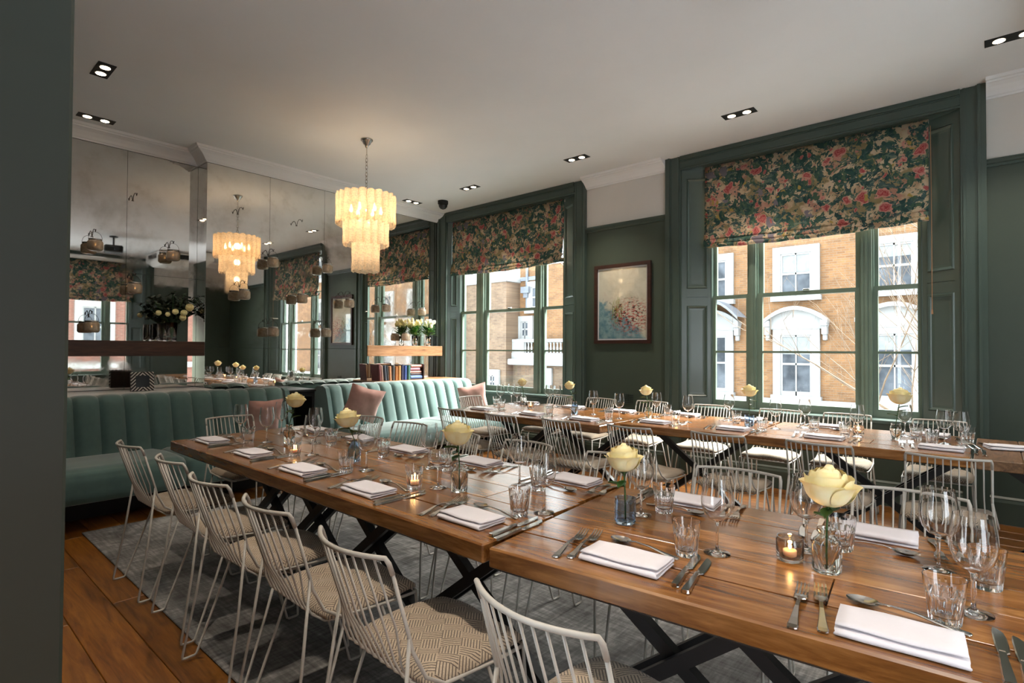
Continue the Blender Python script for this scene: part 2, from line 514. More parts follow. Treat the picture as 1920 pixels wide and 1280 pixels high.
    def sweep(s, path, prof, closed=False):
        """profile (offset to the right of travel, z) swept along an xy path with mitred corners"""
        P = [Vector((p[0],p[1],0)) for p in path]; m = len(P); n = len(prof)
        vs = []
        for i in range(m):
            d1 = (P[i]-P[i-1]).normalized() if i > 0 else (P[1]-P[0]).normalized()
            d2 = (P[i+1]-P[i]).normalized() if i < m-1 else d1
            n1 = Vector((d1.y,-d1.x,0)); n2 = Vector((d2.y,-d2.x,0))
            b = (n1+n2); b = b/ max(b.dot(n1), .05) if b.length > 1e-6 else n1
            vs += [P[i]+b*o+Vector((0,0,z)) for o, z in prof]
        fs = []
        for i in range(m-1):
            fs += [(i*n+k, i*n+k+1, (i+1)*n+k+1, (i+1)*n+k) for k in range(n-1)]
        fs += [tuple(range(n)), tuple(range((m-1)*n, m*n))]
        return s.add(vs, fs)
    def mesh(s, name, mat, smooth=False, sharp=0):
        me = bpy.data.meshes.new(name)
        me.from_pydata([tuple(p) for p in s.v], [], s.f)
        if mat: me.materials.append(mat)
        if smooth: me.shade_smooth()
        if smooth and sharp: me.set_sharp_from_angle(angle=math.radians(sharp))
        me.update()
        return me
    def build(s, name, mat, parent=None, smooth=False, loc=None, rot=None):
        return inst(name, s.mesh(name, mat, smooth), parent, loc, rot)

def inst(name, me, parent=None, loc=None, rot=None, scale=None):
    o = bpy.data.objects.new(name, me)
    COL.objects.link(o)
    if parent: o.parent = parent
    if loc is not None: o.location = loc
    if rot is not None: o.rotation_euler = (0,0,rot) if isinstance(rot, (int,float)) else rot
    if scale is not None: o.scale = scale
    return o
def empty(name, loc=(0,0,0), rot=None):
    return inst(name, None, None, loc, rot)
def tag(o, label, cat, group=None, kind=None):
    o['label'] = label; o['category'] = cat
    if group: o['group'] = group
    if kind: o['kind'] = kind
    return o
def struct(o, label=None):
    o['kind'] = 'structure'
    if label: o['label'] = label
    return o
def arc(n, fn): return [fn(i/n) for i in range(n+1)]
ORD = ['first','second','third','fourth','fifth','sixth','seventh','eighth','ninth','tenth','eleventh','twelfth']

# ---------------------------------------------------------------- room shell
XB, XA = -6.45, -6.71          # mirrored breast and alcove planes
YW, YI = 5.80, 5.84            # architrave face and window wall face
XE, ZC, H0 = 2.0, 3.53, 2.90   # opposite wall, ceiling, picture rail
SILL = .75

def build_floor():
    f = struct(MB().box(-6.9, XE+.2, -.6, 6.2, -.12, -.014).build('floor', M['black']), 'orange brown oak plank floor')
    y = -.6; k = 0
    while y < 5.84:
        x = -6.75 - R.uniform(0, 1.2)
        while x < XE:
            L = R.uniform(1.3, 2.2)
            a, b = max(x, -6.75), min(x+L, XE)
            if b-a > .1:
                MB().cbox(-(b-a)/2+.001, (b-a)/2-.001, .001, .199, -.018, 0, .002).build('plank', M['floor'], f, loc=((a+b)/2, y, 0))
            x += L
        y += .2
build_floor()

struct(MB().box(-6.9, XE+.2, -.75, 6.2, ZC, ZC+.2).build('ceiling', M['ceiling']), 'plain white plaster ceiling')

WIN_L = dict(o=(-6.70,-3.868), i=(-6.50,-4.04), s=(-6.375,-4.345), m=((-6.008,-5.84),(-4.84,-4.716)))
WIN_R = dict(o=(-2.779,-.022), i=(-2.606,-.185), s=(-2.325,-.464), m=((-1.938,-1.847),(-.93,-.82)))
WIN_E = dict(o=(-4.24,-1.48), i=(-4.07,-1.65), s=(-3.78,-1.93), m=((-3.40,-3.30),(-2.40,-2.30)))

def wall_with_windows(name, u0, u1, wins, tf, label):
    lo, hi = MB(), MB()
    def bx(mb, a, b, z0, z1): mb.box(a, b, 0, .36, z0, z1)
    edges = [u0]
    for wn in wins:
        a, b = wn['i']
        bx(lo, edges[-1], a, 0, H0); bx(hi, edges[-1], a, H0, ZC)
        bx(lo, a, b, 0, SILL-.03); bx(hi, a, b, 3.38, ZC)
        edges.append(b)
    bx(lo, edges[-1], u1, 0, H0); bx(hi, edges[-1], u1, H0, ZC)
    a = lo.build(name, M['green']); a.matrix_world = tf; struct(a, label)
    b = hi.build(name + '_frieze', M['white_wall']); b.matrix_world = tf; struct(b, 'off white upper wall band above the picture rail')
TF_BACK = Matrix.Translation((0, YI, 0))
TF_EAST = Matrix.Translation((XE, 0, 0)) @ Matrix.Rotation(-PI/2, 4, 'Z')
wall_with_windows('wall_back', -6.9, XE+.3, [WIN_L, WIN_R], TF_BACK, 'dark green painted window wall')
wall_with_windows('wall_right', -5.84, -1.0, [WIN_E], TF_EAST, 'dark green painted wall with one tall window')
# mirror wall backing (alcoves and chimney breast)
wl = MB().box(-7.0, XA-.012, -.1, YI, 0, ZC).box(-6.9, XB-.012, 2.28, 4.32, 0, ZC)
struct(wl.build('wall_left', M['green']), 'wall behind the antiqued mirrors with a projecting chimney breast')
# partition beside the camera
pt = MB().cbox(-6.7, -1.30, -.10, .222, 0, ZC, .006)
struct(pt.build('wall_partition', M['green_part'] if 'green_part' in M else plain('scuffed_green_paint', (.040, .055, .044), .45, var=.10, scale=2.2)), 'green painted wall end filling the left edge of the view')

struct(MB().box(XE, XE+.3, -.75, 1.0, 2.45, ZC).build('wall_right_light_block', M['white_wall']), 'unseen wall piece added beside the camera to cut daylight')  # unseen, added to dim the daylight on the upper wall end
struct(MB().box(-1.30, XE, -.75, -.6, 0, ZC).build('wall_front_light_block', M['green']), 'unseen green wall added behind the camera to block light')  # out of view, added to stop sky light from behind the camera
# cornices
CP = [(0,3.400),(.012,3.400),(.018,3.412),(.03,3.418),(.05,3.440),(.085,3.47),(.12,3.486),(.135,3.49),(.14,3.502),(.155,3.506),(.165,3.529),(0,3.529)]
def cornice(path, n, lab):
    struct(MB().sweep(path, CP).build('trim_%d' % n, M['ceiling'], smooth=False), lab)
cornice([(XA, .222), (XA, 2.267), (XB, 2.267), (XB, 4.335), (XA, 4.335), (XA, YI)], 1, 'white plaster cornice stepping around the chimney breast')
cornice([(-3.868, YI), (-2.779, YI)], 2, 'white plaster cornice between the two windows')
cornice([(-.022, YI), (XE, YI), (XE, 4.24)], 3, 'white plaster cornice at the corner past the wide window')
RP = [(0,2.85),(.012,2.85),(.016,2.868),(.028,2.876),(.034,2.892),(.04,2.898),(.04,2.908),(0,2.912)]
def rail(path, n, lab):
    struct(MB().sweep(path, RP).build('trim_%d' % n, M['green_trim']), lab)
rail([(-3.868, YI), (-2.779, YI)], 4, 'green picture rail above the framed painting')
rail([(-.022, YI), (XE, YI), (XE, 4.24)], 5, 'green picture rail right of the wide window')
BP = [(0,0),(.022,0),(.022,.17),(.014,.19),(.014,.2),(0,.215)]
struct(MB().sweep([(-5.4, YI), (XE, YI), (XE, 1.0)], BP).build('baseboard_back', M['green']), 'green painted skirting board under the windows')

# ---------------------------------------------------------------- windows
def panel_mesh(w_, z0, z1):
    """raised and fielded panel, in the xz plane facing -y"""
    mb = MB(); e = .018
    rings = [(0, 0), (.010, -.012), (.022, -.004), (.03, .004), (.05, .006)]
    loops = []
    for off, d in rings:
        loops.append([(-w_/2+off, d, z0+off), (w_/2-off, d, z0+off), (w_/2-off, d, z1-off), (-w_/2+off, d, z1-off)])
    vs = [p for l in loops for p in l]; fs = []
    for i in range(len(loops)-1):
        fs += [(i*4+k, i*4+(k+1)%4, (i+1)*4+(k+1)%4, (i+1)*4+k) for k in range(4)]
    fs.append(tuple((len(loops)-1)*4+k for k in range(4)))
    return mb.add(vs, fs)

def make_window(n, wn, tf, label):
    W_ = empty('window_%d' % n); W_.matrix_world = tf; struct(W_, label)
    (o0,o1), (i0,i1), (s0,s1) = wn['o'], wn['i'], wn['s']
    D = .16                       # sash plane behind wall face
    # architrave: stepped moulding round three sides
    a = MB()
    def leg(x0, x1, dr):
        wdt = x1-x0
        prof = [(0,-.052,.035),(.035,-.062,.02),(.055,-.044,.012),(.067,-.036,wdt-.10),(wdt-.033,-.042,.018),(wdt-.015,-.03,.015)]
        for off, y, ww in prof:
            if dr > 0: a.box(x0+off, x0+off+ww, y, .004, 0, ZC-.002)
            else: a.box(x1-off-ww, x1-off, y, .004, 0, ZC-.002)
    leg(o0, i0, 1); leg(i1, o1, -1)
    for off, y, ww in [(0,-.052,.03),(.03,-.062,.018),(.048,-.044,.012),(.06,-.036,.055),(.115,-.042,.016),(.131,-.03,.018)]:
        a.box(i0, i1, y, .004, ZC-.002-off-ww, ZC-.002-off)
    a.build('architrave', M['green_trim'], W_)
    # splayed shutters with two panels each
    for side in (0, 1):
        xa, xb = (i0, s0) if side == 0 else (i1, s1)
        L = math.hypot(xb-xa, D)
        s = MB().box(-L/2, L/2, .008, .03, SILL, 3.38)
        for a0, a1 in ((-L/2, -L/2+.055), (L/2-.05, L/2)): s.box(a0, a1, -.004, .01, SILL, 3.38)
        for z0, z1 in ((SILL, SILL+.1), (1.86, 1.952), (1.958, 2.05), (3.28, 3.38)): s.box(-L/2+.05, L/2-.045, -.004, .01, z0, z1)
        mid = ((xa+xb)/2, D/2, 0)
        ang = math.atan2(D, xb-xa) if side == 0 else math.atan2(-D, xa-xb)
        sh = s.build('shutter', M['green_trim'], W_, loc=mid, rot=ang)
        for z0, z1 in ((SILL+.1, 1.86), (2.05, 3.28)):
            panel_mesh(L-.10, z0, z1).build('panel', M['green_trim'], sh, loc=(.0025, .0, 0))
    MB().box(i0, i1, 0, D+.1, 3.375, 3.40).build('head_lining', M['green_trim'], W_)
    MB().cbox(i0, i1, -.03, D+.12, SILL-.035, SILL, .005).build('sill', M['green_trim'], W_)
    fr = MB()
    for x0, x1 in ((s0-.05, s0), (s1, s1+.05)): fr.box(x0, x1, D-.01, D+.14, SILL, 3.38)
    fr.build('frame', M['green_trim'], W_)
    for m0, m1 in wn['m']:
        mm = MB().box(m0+.012, m1-.012, D-.012, D+.13, SILL, 3.38).box(m0, m1, D+.02, D+.1, SILL, 3.38).box((m0+m1)/2-.012, (m0+m1)/2+.012, D-.022, D, SILL, 3.38)
        mm.build('mullion', M['green_sash'], W_)
    cols = [(s0, wn['m'][0][0]), (wn['m'][0][1], wn['m'][1][0]), (wn['m'][1][1], s1)]
    for c0, c1 in cols:
        st = .042 if c1-c0 > .6 else .03
        for z0, z1, zb, y in ((SILL, 1.965, 1.35, D+.025), (1.93, 3.375, 2.60, D+.068)):
            sb = MB()
            sb.box(c0, c0+st, y, y+.04, z0, z1).box(c1-st, c1, y, y+.04, z0, z1)
            sb.box(c0+st, c1-st, y, y+.04, z1-.04, z1).box(c0+st, c1-st, y, y+.04, z0, z0+(.075 if z0 < 1 else .04))
            sb.box(c0+st, c1-st, y+.006, y+.034, zb-.011, zb+.011)
            so = sb.build('sash', M['green_sash'], W_)
            for p0, p1 in ((z0+.04, zb-.008), (zb+.008, z1-.03)):
                MB().box(c0+st-.004, c1-st+.004, y+.018, y+.022, p0, p1).build('pane', M['pane'], so)
        if c1-c0 > .6:
            MB().cbox((c0+c1)/2-.03, (c0+c1)/2+.03, D+.01, D+.05, 1.965, 1.985, .004).build('sash_catch', M['chrome'], W_)
    return W_
make_window(1, WIN_L, TF_BACK, 'tall triple sash window beside the mirror wall')
make_window(2, WIN_R, TF_BACK, 'wide triple sash window facing the yellow brick house')
make_window(3, WIN_E, TF_EAST, 'sash window on the opposite wall seen only in the mirror')

def make_blind(x0, x1, tf, zt, zb, y, label, grp):
    root = empty('roman_blind'); root.matrix_world = tf @ Matrix.Translation(((x0+x1)/2, y, 0))
    tag(root, label, 'blind', grp)
    W2 = (x1-x0)/2
    # cloth section: flat panel, then stacked folds
    sec = [(0, zt), (-.012, (zt+zb)/2+.1), (-.02, zb+.20), (-.045, zb+.105), (-.05, zb+.085), (-.02, zb+.10), (-.018, zb+.11),
           (-.05, zb+.07), (-.062, zb+.045), (-.05, zb+.035), (-.03, zb+.055), (-.055, zb+.03), (-.06, zb+.012), (-.045, zb), (-.01, zb+.004), (.01, zb+.06)]
    nx = 28
    def sag(u, z):
        k = max(0, min(1, (zb+.3-z)/.3))
        return -.028*k*math.sin(PI*u) + .004*math.sin(u*37+z*9)*k
    vs = []
    for (yy, z) in sec:
        for i in range(nx+1):
            u = i/nx
            vs.append((-W2+2*W2*u, yy + .006*math.sin(u*11+z*3), z + sag(u, z)))
    fs = [(j*(nx+1)+i, j*(nx+1)+i+1, (j+1)*(nx+1)+i+1, (j+1)*(nx+1)+i) for j in range(len(sec)-1) for i in range(nx)]
    c = MB().add(vs, fs).build('cloth', M['blind'], root, smooth=True)
    so = c.modifiers.new('thick', 'SOLIDIFY'); so.thickness = .004
    MB().box(-W2, W2, .006, .03, zt-.03, zt).build('headrail', M['white_plastic'], root)
make_blind(-6.44, -4.27, TF_BACK, 3.372, 2.535, .06, 'floral roman blind on the window beside the mirror wall', 'floral roman blinds')
make_blind(-2.36, -.40, TF_BACK, 3.372, 2.485, .06, 'floral roman blind with red parrots on the wide window', 'floral roman blinds')
make_blind(-3.83, -1.88, TF_EAST, 3.372, 2.47, .06, 'floral roman blind seen reflected in the alcove mirror', 'floral roman blinds')
tag(MB().tube([(-.385, YI+.03, 3.3), (-.38, YI+.02, 2.6), (-.38, YI+.015, 1.72)], .003, 6).tube([(-.38, YI+.015, 1.72), (-.38, YI+.015, 1.68)], [.005, .008], 8).build('blind_cord', plain('tan_cord', (.30, .16, .08), .7)),
    'thin pull cord hanging beside the wide window blind', 'cord')

# ---------------------------------------------------------------- mirrors
def mirror(name, label, panels, grp='antiqued wall mirrors'):
    root = empty(name); tag(root, label, 'mirror', grp)
    for (x0,x1,y0,y1,z0,z1) in panels:
        MB().box(x0,x1,y0,y1,z0,z1).build('mirror_panel', M['mirror'], root)
g = .0015
def rows(xp, ys, zs):
    out = []
    for a, b in zip(ys[:-1], ys[1:]):
        for c, d in zip(zs[:-1], zs[1:]):
            out.append((xp-.008, xp, a+g, b-g, c+g, d-g))
    return out
mirror('wall_mirror', 'antiqued mirror panels in the alcove above the dark shelf', rows(XA, [.3, 1.0, 1.598, 2.266], [.93, 2.13, 3.397]))
mirror('wall_mirror', 'antiqued mirror panels covering the chimney breast', rows(XB, [2.268, 2.965, 3.672, 4.332], [.05, 1.362, 3.397])
       + [(XA+.002, XB-.009, 2.266, 2.274, .93+g, 2.13), (XA+.002, XB-.009, 2.266, 2.274, 2.13+g, 3.397)])
mirror('wall_mirror', 'antiqued mirror panels in the alcove behind the row of books', rows(XA, [4.334, 5.0, 5.80], [.93, 2.62, 3.397]))

# ---------------------------------------------------------------- ceiling fittings
SPOTS = []
def downlight(x, y, along, label, energy=1.0, cone=1.75):
    root = empty('ceiling_downlight', (x, y, ZC), PI/2 if along == 'y' else 0)
    tag(root, label, 'downlight', 'twin recessed downlights')
    f = MB()
    f.box(-.145,.145,-.058,-.052,-.004,.0).box(-.145,.145,.052,.058,-.004,.0).box(-.145,-.139,-.052,.052,-.004,.0).box(.139,.145,-.052,.052,-.004,.0)
    f.box(-.139,.139,-.052,.052,-.003,-.001)
    f.build('trim', M['black'], root)
    for sx in (-.068, .068):
        b = MB().lathe([(.043,-.006),(.043,-.003),(.036,-.004),(.036,-.006)], 20, (sx,0,0)).build('bezel', M['black_metal'], root)
        MB().lathe([(.034,-.0075),(.034,-.004)], 20, (sx,0,0)).build('lamp_face', M['lamp'], root)
    if energy > 0:
        l = bpy.data.lights.new('downlight_beam', 'SPOT')
        l.energy = SPOT_W*energy; l.color = (1, .88, .73); l.spot_size = cone; l.spot_blend = .8; l.shadow_soft_size = .05
        lo = bpy.data.objects.new('downlight_beam', l); COL.objects.link(lo); lo.parent = root; lo.location = (0,0,-.03)
DL = [(-5.22,1.07,'x','twin downlight nearest the green wall end',.5),(-6.37,1.26,'y','twin downlight over the dark alcove shelf',.35),(-1.725,5.1,'x','twin downlight in front of the wide window',2.2),
      (-3.518,5.1,'x','twin downlight above the framed painting',2.2),(-5.244,5.1,'x','twin downlight in front of the window by the mirror wall',2.2),(-6.389,5.04,'y','twin downlight over the oak alcove shelf',.5),
      (.12,5.07,'x','twin downlight at the upper right edge of the ceiling',2.2),
      (-3.45,1.07,'x','twin downlight above the near chairs of the front table',1.8,1.35),(-1.73,1.07,'x','twin downlight above the front table join',2.8,1.35),(.05,1.07,'x','twin downlight above the nearest end of the front table',2.8,1.35)]
for d in DL: downlight(*d)

t_ = empty('dome_camera', (-6.02, 5.31, ZC)); tag(t_, 'small black dome security camera on the ceiling corner', 'camera')
MB().lathe([(.075,0),(.075,-.04),(.07,-.05)], 20).build('base', M['black'], t_, True)
MB().lathe([(.066,-.05),(.06,-.085),(.04,-.11),(.012,-.122),(0,-.123)], 20).build('dome', M['black_metal'], t_, True)

t_ = empty('air_conditioner', (.78, 4.35, ZC), 0); tag(t_, 'white ceiling cassette air conditioner seen in the mirror', 'air conditioner')
def frust(mb, a, b, z0, z1):
    mb.add([(-b,-b,z1),(b,-b,z1),(b,b,z1),(-b,b,z1),(-a,-a,z0),(a,-a,z0),(a,a,z0),(-a,a,z0)], [(0,1,2,3),(7,6,5,4),(4,5,1,0),(5,6,2,1),(6,7,3,2),(7,4,0,3)]); return mb
frust(MB(), .36, .47, -.30, -.20).box(-.47,.47,-.47,.47,-.20,-.02).build('housing', M['white_plastic'], t_)
for k in range(4):
    v = MB().box(-.28,.28,-.478,-.47,-.165,-.06)
    vo = v.build('vent', M['black'], t_, rot=k*PI/2)
    for z in (-.15,-.125,-.10,-.075): MB().box(-.27,.27,-.485,-.472,z-.003,z+.003).build('slat', M['black_metal'], vo)
MB().box(-.3,.3,-.3,.3,-.306,-.30).build('grille', M['white_wall'], t_)
t_ = empty('projector', (-.58, 2.85, ZC), .2); tag(t_, 'black ceiling projector seen in the alcove mirror', 'projector')
MB().cbox(-.19,.19,-.15,.15,-.32,-.19,.02).build('body', M['black'], t_)
MB().tube([(0,0,-.19),(0,0,-.02)], .016, 10).build('pole', M['black_metal'], t_); MB().lathe([(.07,-.02),(.07,0)], 16).build('ceiling_plate', M['black_metal'], t_)
MB().lathe([(.045,0),(.05,.03),(.04,.05)], 16).build('lens', M['far_glass'], t_, rot=(0,-PI/2,0), loc=(-.19,.05,-.26))
t_ = empty('projector_screen', (XE-.12, 2.86, 3.40)); tag(t_, 'white rolled projector screen above the reflected window', 'screen')
MB().tube([(0,-1.3,0),(0,1.18,0)], .045, 14).build('case', M['white_plastic'], t_, True)
for yy in (-1.31, 1.18): MB().box(-.05,.05,yy,yy+.01,-.05,.05).build('end_cap', M['white_plastic'], t_)
for yy in (-1.1, 1.0): MB().box(-.02,.12,yy,yy+.03,.0,.02).build('bracket', M['white_plastic'], t_)

# chandelier
def chandelier(cx, cy):
    root = empty('chandelier', (cx, cy, ZC)); tag(root, 'three tier amber glass tube chandelier on a chain', 'chandelier')
    MB().lathe([(.062,0),(.062,-.012),(.05,-.02),(.035,-.05),(.022,-.06),(.012,-.085),(0,-.086)], 24).build('canopy', M['chrome'], root, True)
    MB().tube([(0,0,-.08),(0,0,-.16)], .005, 8).build('stem', M['chrome'], root)
    lk = []
    for i in range(12):
        a = 2*PI*i/12
        lk.append((.012*math.cos(a), 0, .024*math.sin(a)*1.0))
    link = MB().tube(lk, .0032, 6, closed=True).mesh('chain_link', M['chrome'], True)
    z = -.178; k = 0
    while z > -.585:
        inst('chain_link', link, root, (0,0,z), (PI/2 if k % 2 else 0)); z -= .037; k += 1
    TZ = -.59
    fr = MB()
    for r, zz in ((.255, TZ-.01), (.185, TZ-.27), (.105, TZ-.52)):
        fr.tube([(r*math.cos(a*PI/16), r*math.sin(a*PI/16), zz) for a in range(32)], .006, 6, closed=True)
        for a in range(4): fr.tube([(0,0,zz), (r*math.cos(a*PI/2), r*math.sin(a*PI/2), zz)], .005, 6)
    fr.tube([(0,0,TZ+.01),(0,0,TZ-.53)], .008, 8)
    fr.build('frame', M['chrome'], root, True)
    def trough(L, wd):
        mb = MB()
        def fn(u, v):
            a = (u-.5)*2*1.25
            rip = .0016*math.sin(v*60+u*5)
            zz = -L*v + (.006*math.cos((u-.5)*6) if v > .99 or v < .01 else 0)
            return ((wd/2)/math.sin(1.25)*math.sin(a), -(wd/2)*(math.cos(a)-.3) + rip, zz)
        return mb.grid(8, 8, fn).mesh('glass_tube', M['tube_glass'], True)
    for r, n, z0, L in ((.275,22,TZ,.31), (.205,17,TZ-.25,.27), (.115,10,TZ-.49,.30)):
        me = trough(L, 2*PI*r/n*1.05)
        for i in range(n):
            a = 2*PI*(i+.5)/n
            inst('glass_tube', me, root, (r*math.cos(a), r*math.sin(a), z0 + (.006 if i % 2 else 0)), a+PI/2)
    bm = MB().lathe([(0,-.05),(.012,-.045),(.018,-.025),(.014,0),(.008,.012),(.008,.03)], 12).mesh('bulb', M['bulb'], True)
    for i in range(6):
        a = 2*PI*i/6
        inst('bulb', bm, root, (.15*math.cos(a), .15*math.sin(a), TZ-.13))
    for (zz, e) in ((TZ-.13, .62), (TZ-.36, .28), (TZ-.60, .10)):
        l = bpy.data.lights.new('chandelier_glow', 'POINT'); l.energy = CHANDELIER_W*e*3; l.color = (1,.76,.5); l.shadow_soft_size = .04
        lo = bpy.data.objects.new('chandelier_glow', l); COL.objects.link(lo); lo.parent = root; lo.location = (0,0,zz)
chandelier(-4.86, 3.235)

# ---------------------------------------------------------------- alcove shelves, ledges, fireplace
tag(MB().cbox(XA+.003, XB+.02, .3, 2.262, 1.275, 1.428, .004).build('alcove_shelf', M['shelf_dark']), 'thick dark wooden shelf crossing the alcove mirror by the green wall end', 'shelf')
tag(MB().cbox(XA+.003, XB+.0, 4.34, 5.70, 1.262, 1.412, .004).build('alcove_shelf', M['shelf']), 'thick pale oak shelf above the row of books', 'shelf')
tag(MB().cbox(XA+.003, -6.09, .3, 2.262, .90, .928, .004).build('ledge_board', M['white_plastic']), 'pale ledge behind the banquette under the dark shelf', 'ledge')
tag(MB().cbox(XA+.003, -6.09, 4.34, 5.80, .90, .928, .004).build('ledge_board', M['shelf']), 'oak ledge behind the banquette carrying the books', 'ledge')
t_ = empty('fireplace', (XB, 3.13, 0)); tag(t_, 'black fireplace box between the two green banquettes', 'fireplace')
fp = MB().box(.003,.42,-.2,-.17,0,.86).box(.003,.42,.17,.2,0,.86).box(.003,.42,-.17,.17,.80,.86).box(.003,.03,-.17,.17,0,.8).box(.03,.42,-.17,.17,0,.03)
fp.build('surround', M['black'], t_); MB().cbox(.003,.45,-.205,.205,.86,.885,.004).build('mantel', M['black_metal'], t_)

def banquette(y0, y1, seats, label, sides):
    root = empty('banquette', (0, 0, 0)); tag(root, label, 'banquette', 'green velvet banquettes')
    MB().box(-6.03, -5.42, y0+.03, y1-.03, 0, .20).build('plinth', M['black'], root)
    # carcass behind the channels
    MB().cbox(-6.06, -5.93, y0+.004, y1-.004, .2, .90, .03).build('back_frame', M['velvet'], root)
    n = max(1, round((y1-y0)/.182)); wd = (y1-y0)/n
    zs = [(-5.68,.44),(-5.70,.5),(-5.745,.65),(-5.79,.8),(-5.815,.88),(-5.835,.915),(-5.87,.937),(-5.93,.943),(-6.0,.935),(-6.05,.905)]
    def chan(u, v):
        k = v*(len(zs)-1); i = min(int(k), len(zs)-2); f = k-i
        x = zs[i][0]*(1-f)+zs[i+1][0]*f; z = zs[i][1]*(1-f)+zs[i+1][1]*f
        b = 1-(2*u-1)**4
        nx, nz = (1, .25) if v < .5 else (1-(v-.5)*1.6, .25+(v-.5)*1.6)
        return (x - .03 + .034*b*nx, (u-.5)*wd, z - .02 + .024*b*nz)
    me = MB().grid(8, 18, chan).mesh('channel', M['velvet'], True)
    for i in range(n): inst('channel', me, root, (0, y0+wd*(i+.5), 0))
    for a, b in zip(seats[:-1], seats[1:]):
        def seat(u, v):
            # section around the seat: under front, front face, top, back
            sec = [(-5.05,.20),(-4.99,.215),(-4.965,.26),(-4.965,.38),(-4.985,.435),(-5.04,.462),(-5.2,.472),(-5.5,.465),(-5.66,.455),(-5.70,.42)]
            k = v*(len(sec)-1); i = min(int(k), len(sec)-2); f = k-i
            x = sec[i][0]*(1-f)+sec[i+1][0]*f; z = sec[i][1]*(1-f)+sec[i+1][1]*f
            e = max(0, 1-min(u, 1-u)*(b-a)/.03); 
            cx, cz = -5.3, .33
            return (x+(cx-x)*.05*e*e, a+.003+(b-a-.006)*u, z+(cz-z)*.12*e*e)
        m = MB().grid(24, 27, seat)
        m.f.append(tuple(j*25 for j in range(28))); m.f.append(tuple(j*25+24 for j in range(27,-1,-1)))
        m.build('seat', M['velvet'], root, True)
    for yy, d in sides:
        prof = [(-6.06,.2),(-5.7,.2),(-5.70,.5),(-5.78,.8),(-5.82,.90),(-5.88,.925),(-6.0,.92),(-6.06,.89)]
        vs = [(x, yy, z) for x, z in prof] + [(x, yy+d, z) for x, z in prof]; q = len(prof)
        MB().add(vs, [tuple(range(q-1,-1,-1)), tuple(range(q,2*q))] + [(i,(i+1)%q,q+(i+1)%q,q+i) for i in range(q)]).build('end_panel', M['velvet'], root)
banquette(.30, 2.86, [.30, 1.632, 2.86], 'green velvet channel banquette under the dark alcove shelf', [(2.862,.05)])
banquette(3.40, 5.74, [3.40, 4.6, 5.74], 'green velvet channel banquette under the oak shelf with books', [(3.348,.05)])

def pillow_mesh(s=.42, t=.15):
    n = 12; mb = MB()
    def side(sg):
        def fn(u, v):
            x, y = 2*u-1, 2*v-1
            px = x*(1-.10*(1-abs(y))**1.0*abs(x)**3); py = y*(1-.10*(1-abs(x))*abs(y)**3)
            h = max(0, (1-x**4)*(1-y**4))**.6
            return (px*s/2, sg*h*t/2 + .004*math.sin(9*x+4*y)*h, py*s/2)
        return fn
    mb.grid(n, n, side(1)); mb.grid(n, n, side(-1))
    mb.f[n*n:] = [tuple(reversed(q)) for q in mb.f[n*n:]]
    return mb.mesh('pillow', M['pink'], True)
PM = pillow_mesh()
for loc, rot, lab, sc_ in (((-5.56, 2.52, 0.70), (.30, 0, PI/2+.05), 'dusty pink pillow on the banquette behind the front table', .86),
                      ((-5.52, 3.66, 0.72), (.28, .28, PI/2-.25), 'dusty pink pillow tilted at the fireplace end of the banquette', 1),
                      ((-5.37, 5.31, 0.70), (.25, -.2, PI/2-.55), 'dusty pink pillow in the banquette corner by the window', .95),
                      ((-5.50, .66, 0.68), (.3, 0, PI/2), 'dusty pink pillow almost hidden by the green wall end', 1)):
    tag(inst('pillow', PM, None, (loc[0], loc[1], loc[2]-.21*(1-sc_)), rot, (sc_, sc_, sc_)), lab, 'pillow', 'dusty pink pillows')

# ---------------------------------------------------------------- hooks and jar lanterns on the mirrors
hook_me = MB().tube([(0,0,.0),(.006,0,.004),(.03,0,.05),(.06,0,.068),(.10,0,.062),(.125,0,.045),(.135,0,.03),(.145,0,.042),(.15,0,.055)], .0035, 6).lathe([(.012,0),(.012,.004)], 10).mesh('wall_hook', M['iron'], True)
def jar_parts():
    rib = lambda a, i, z: 1 + (.03*math.cos(a*18) if -.165 < z < -.098 else 0)
    body = MB().lathe([(0,-.180),(.05,-.180),(.060,-.172),(.063,-.16),(.063,-.10),(.058,-.088),(.050,-.082),(.050,-.068),(.047,-.068),(.047,-.082),(.056,-.10),(.058,-.165),(.0,-.172)], 36, mod=rib).mesh('body', M['jar'], True)
    ring = MB().lathe([(.052,-.082),(.055,-.078),(.055,-.07),(.052,-.066),(.049,-.066)], 24).mesh('neck_ring', M['chrome'], True)
    bail = MB().tube(arc(14, lambda t: (0, .055*math.cos(PI*t), -.076+.078*math.sin(PI*t)**.8)), .0018, 5).mesh('handle', M['iron'], True)
    wax = MB().lathe([(0,-.171),(.03,-.171),(.03,-.14),(0,-.142)], 16).mesh('candle', M['wax'], True)
    return body, ring, bail, wax
JP = jar_parts()
flame_me = MB().lathe([(0,0),(.004,.004),(.005,.010),(.003,.018),(0,.026)], 10).mesh('flame', M['flame'], True)
ROWN = {2.96: 'top', 2.375: 'upper', 1.975: 'middle', 1.57: 'lower'}
def hook_and_jar(xp, y, zj, place, jar=True, lit=False):
    zh = zj + .115
    h = inst('wall_hook', hook_me, None, (xp+.001, y, zh-.03)); tag(h, '%s hook %s' % ('iron jar' if jar else 'empty iron', place), 'hook', 'iron hooks on the mirrors')
    if not jar: return
    r = empty('jar_lantern', (xp+.134, y, zh-.002)); tag(r, 'ribbed amber glass jar lantern %s' % place, 'lantern', 'hanging jar lanterns')
    for nm, me in zip(('body','neck_ring','handle','candle'), JP): inst(nm, me, r)
    if lit:
        inst('flame', flame_me, r, (0,0,-.14))
hook_and_jar(XA, 1.311, 2.372, 'on the alcove mirror, upper one by the wall end', lit=True)
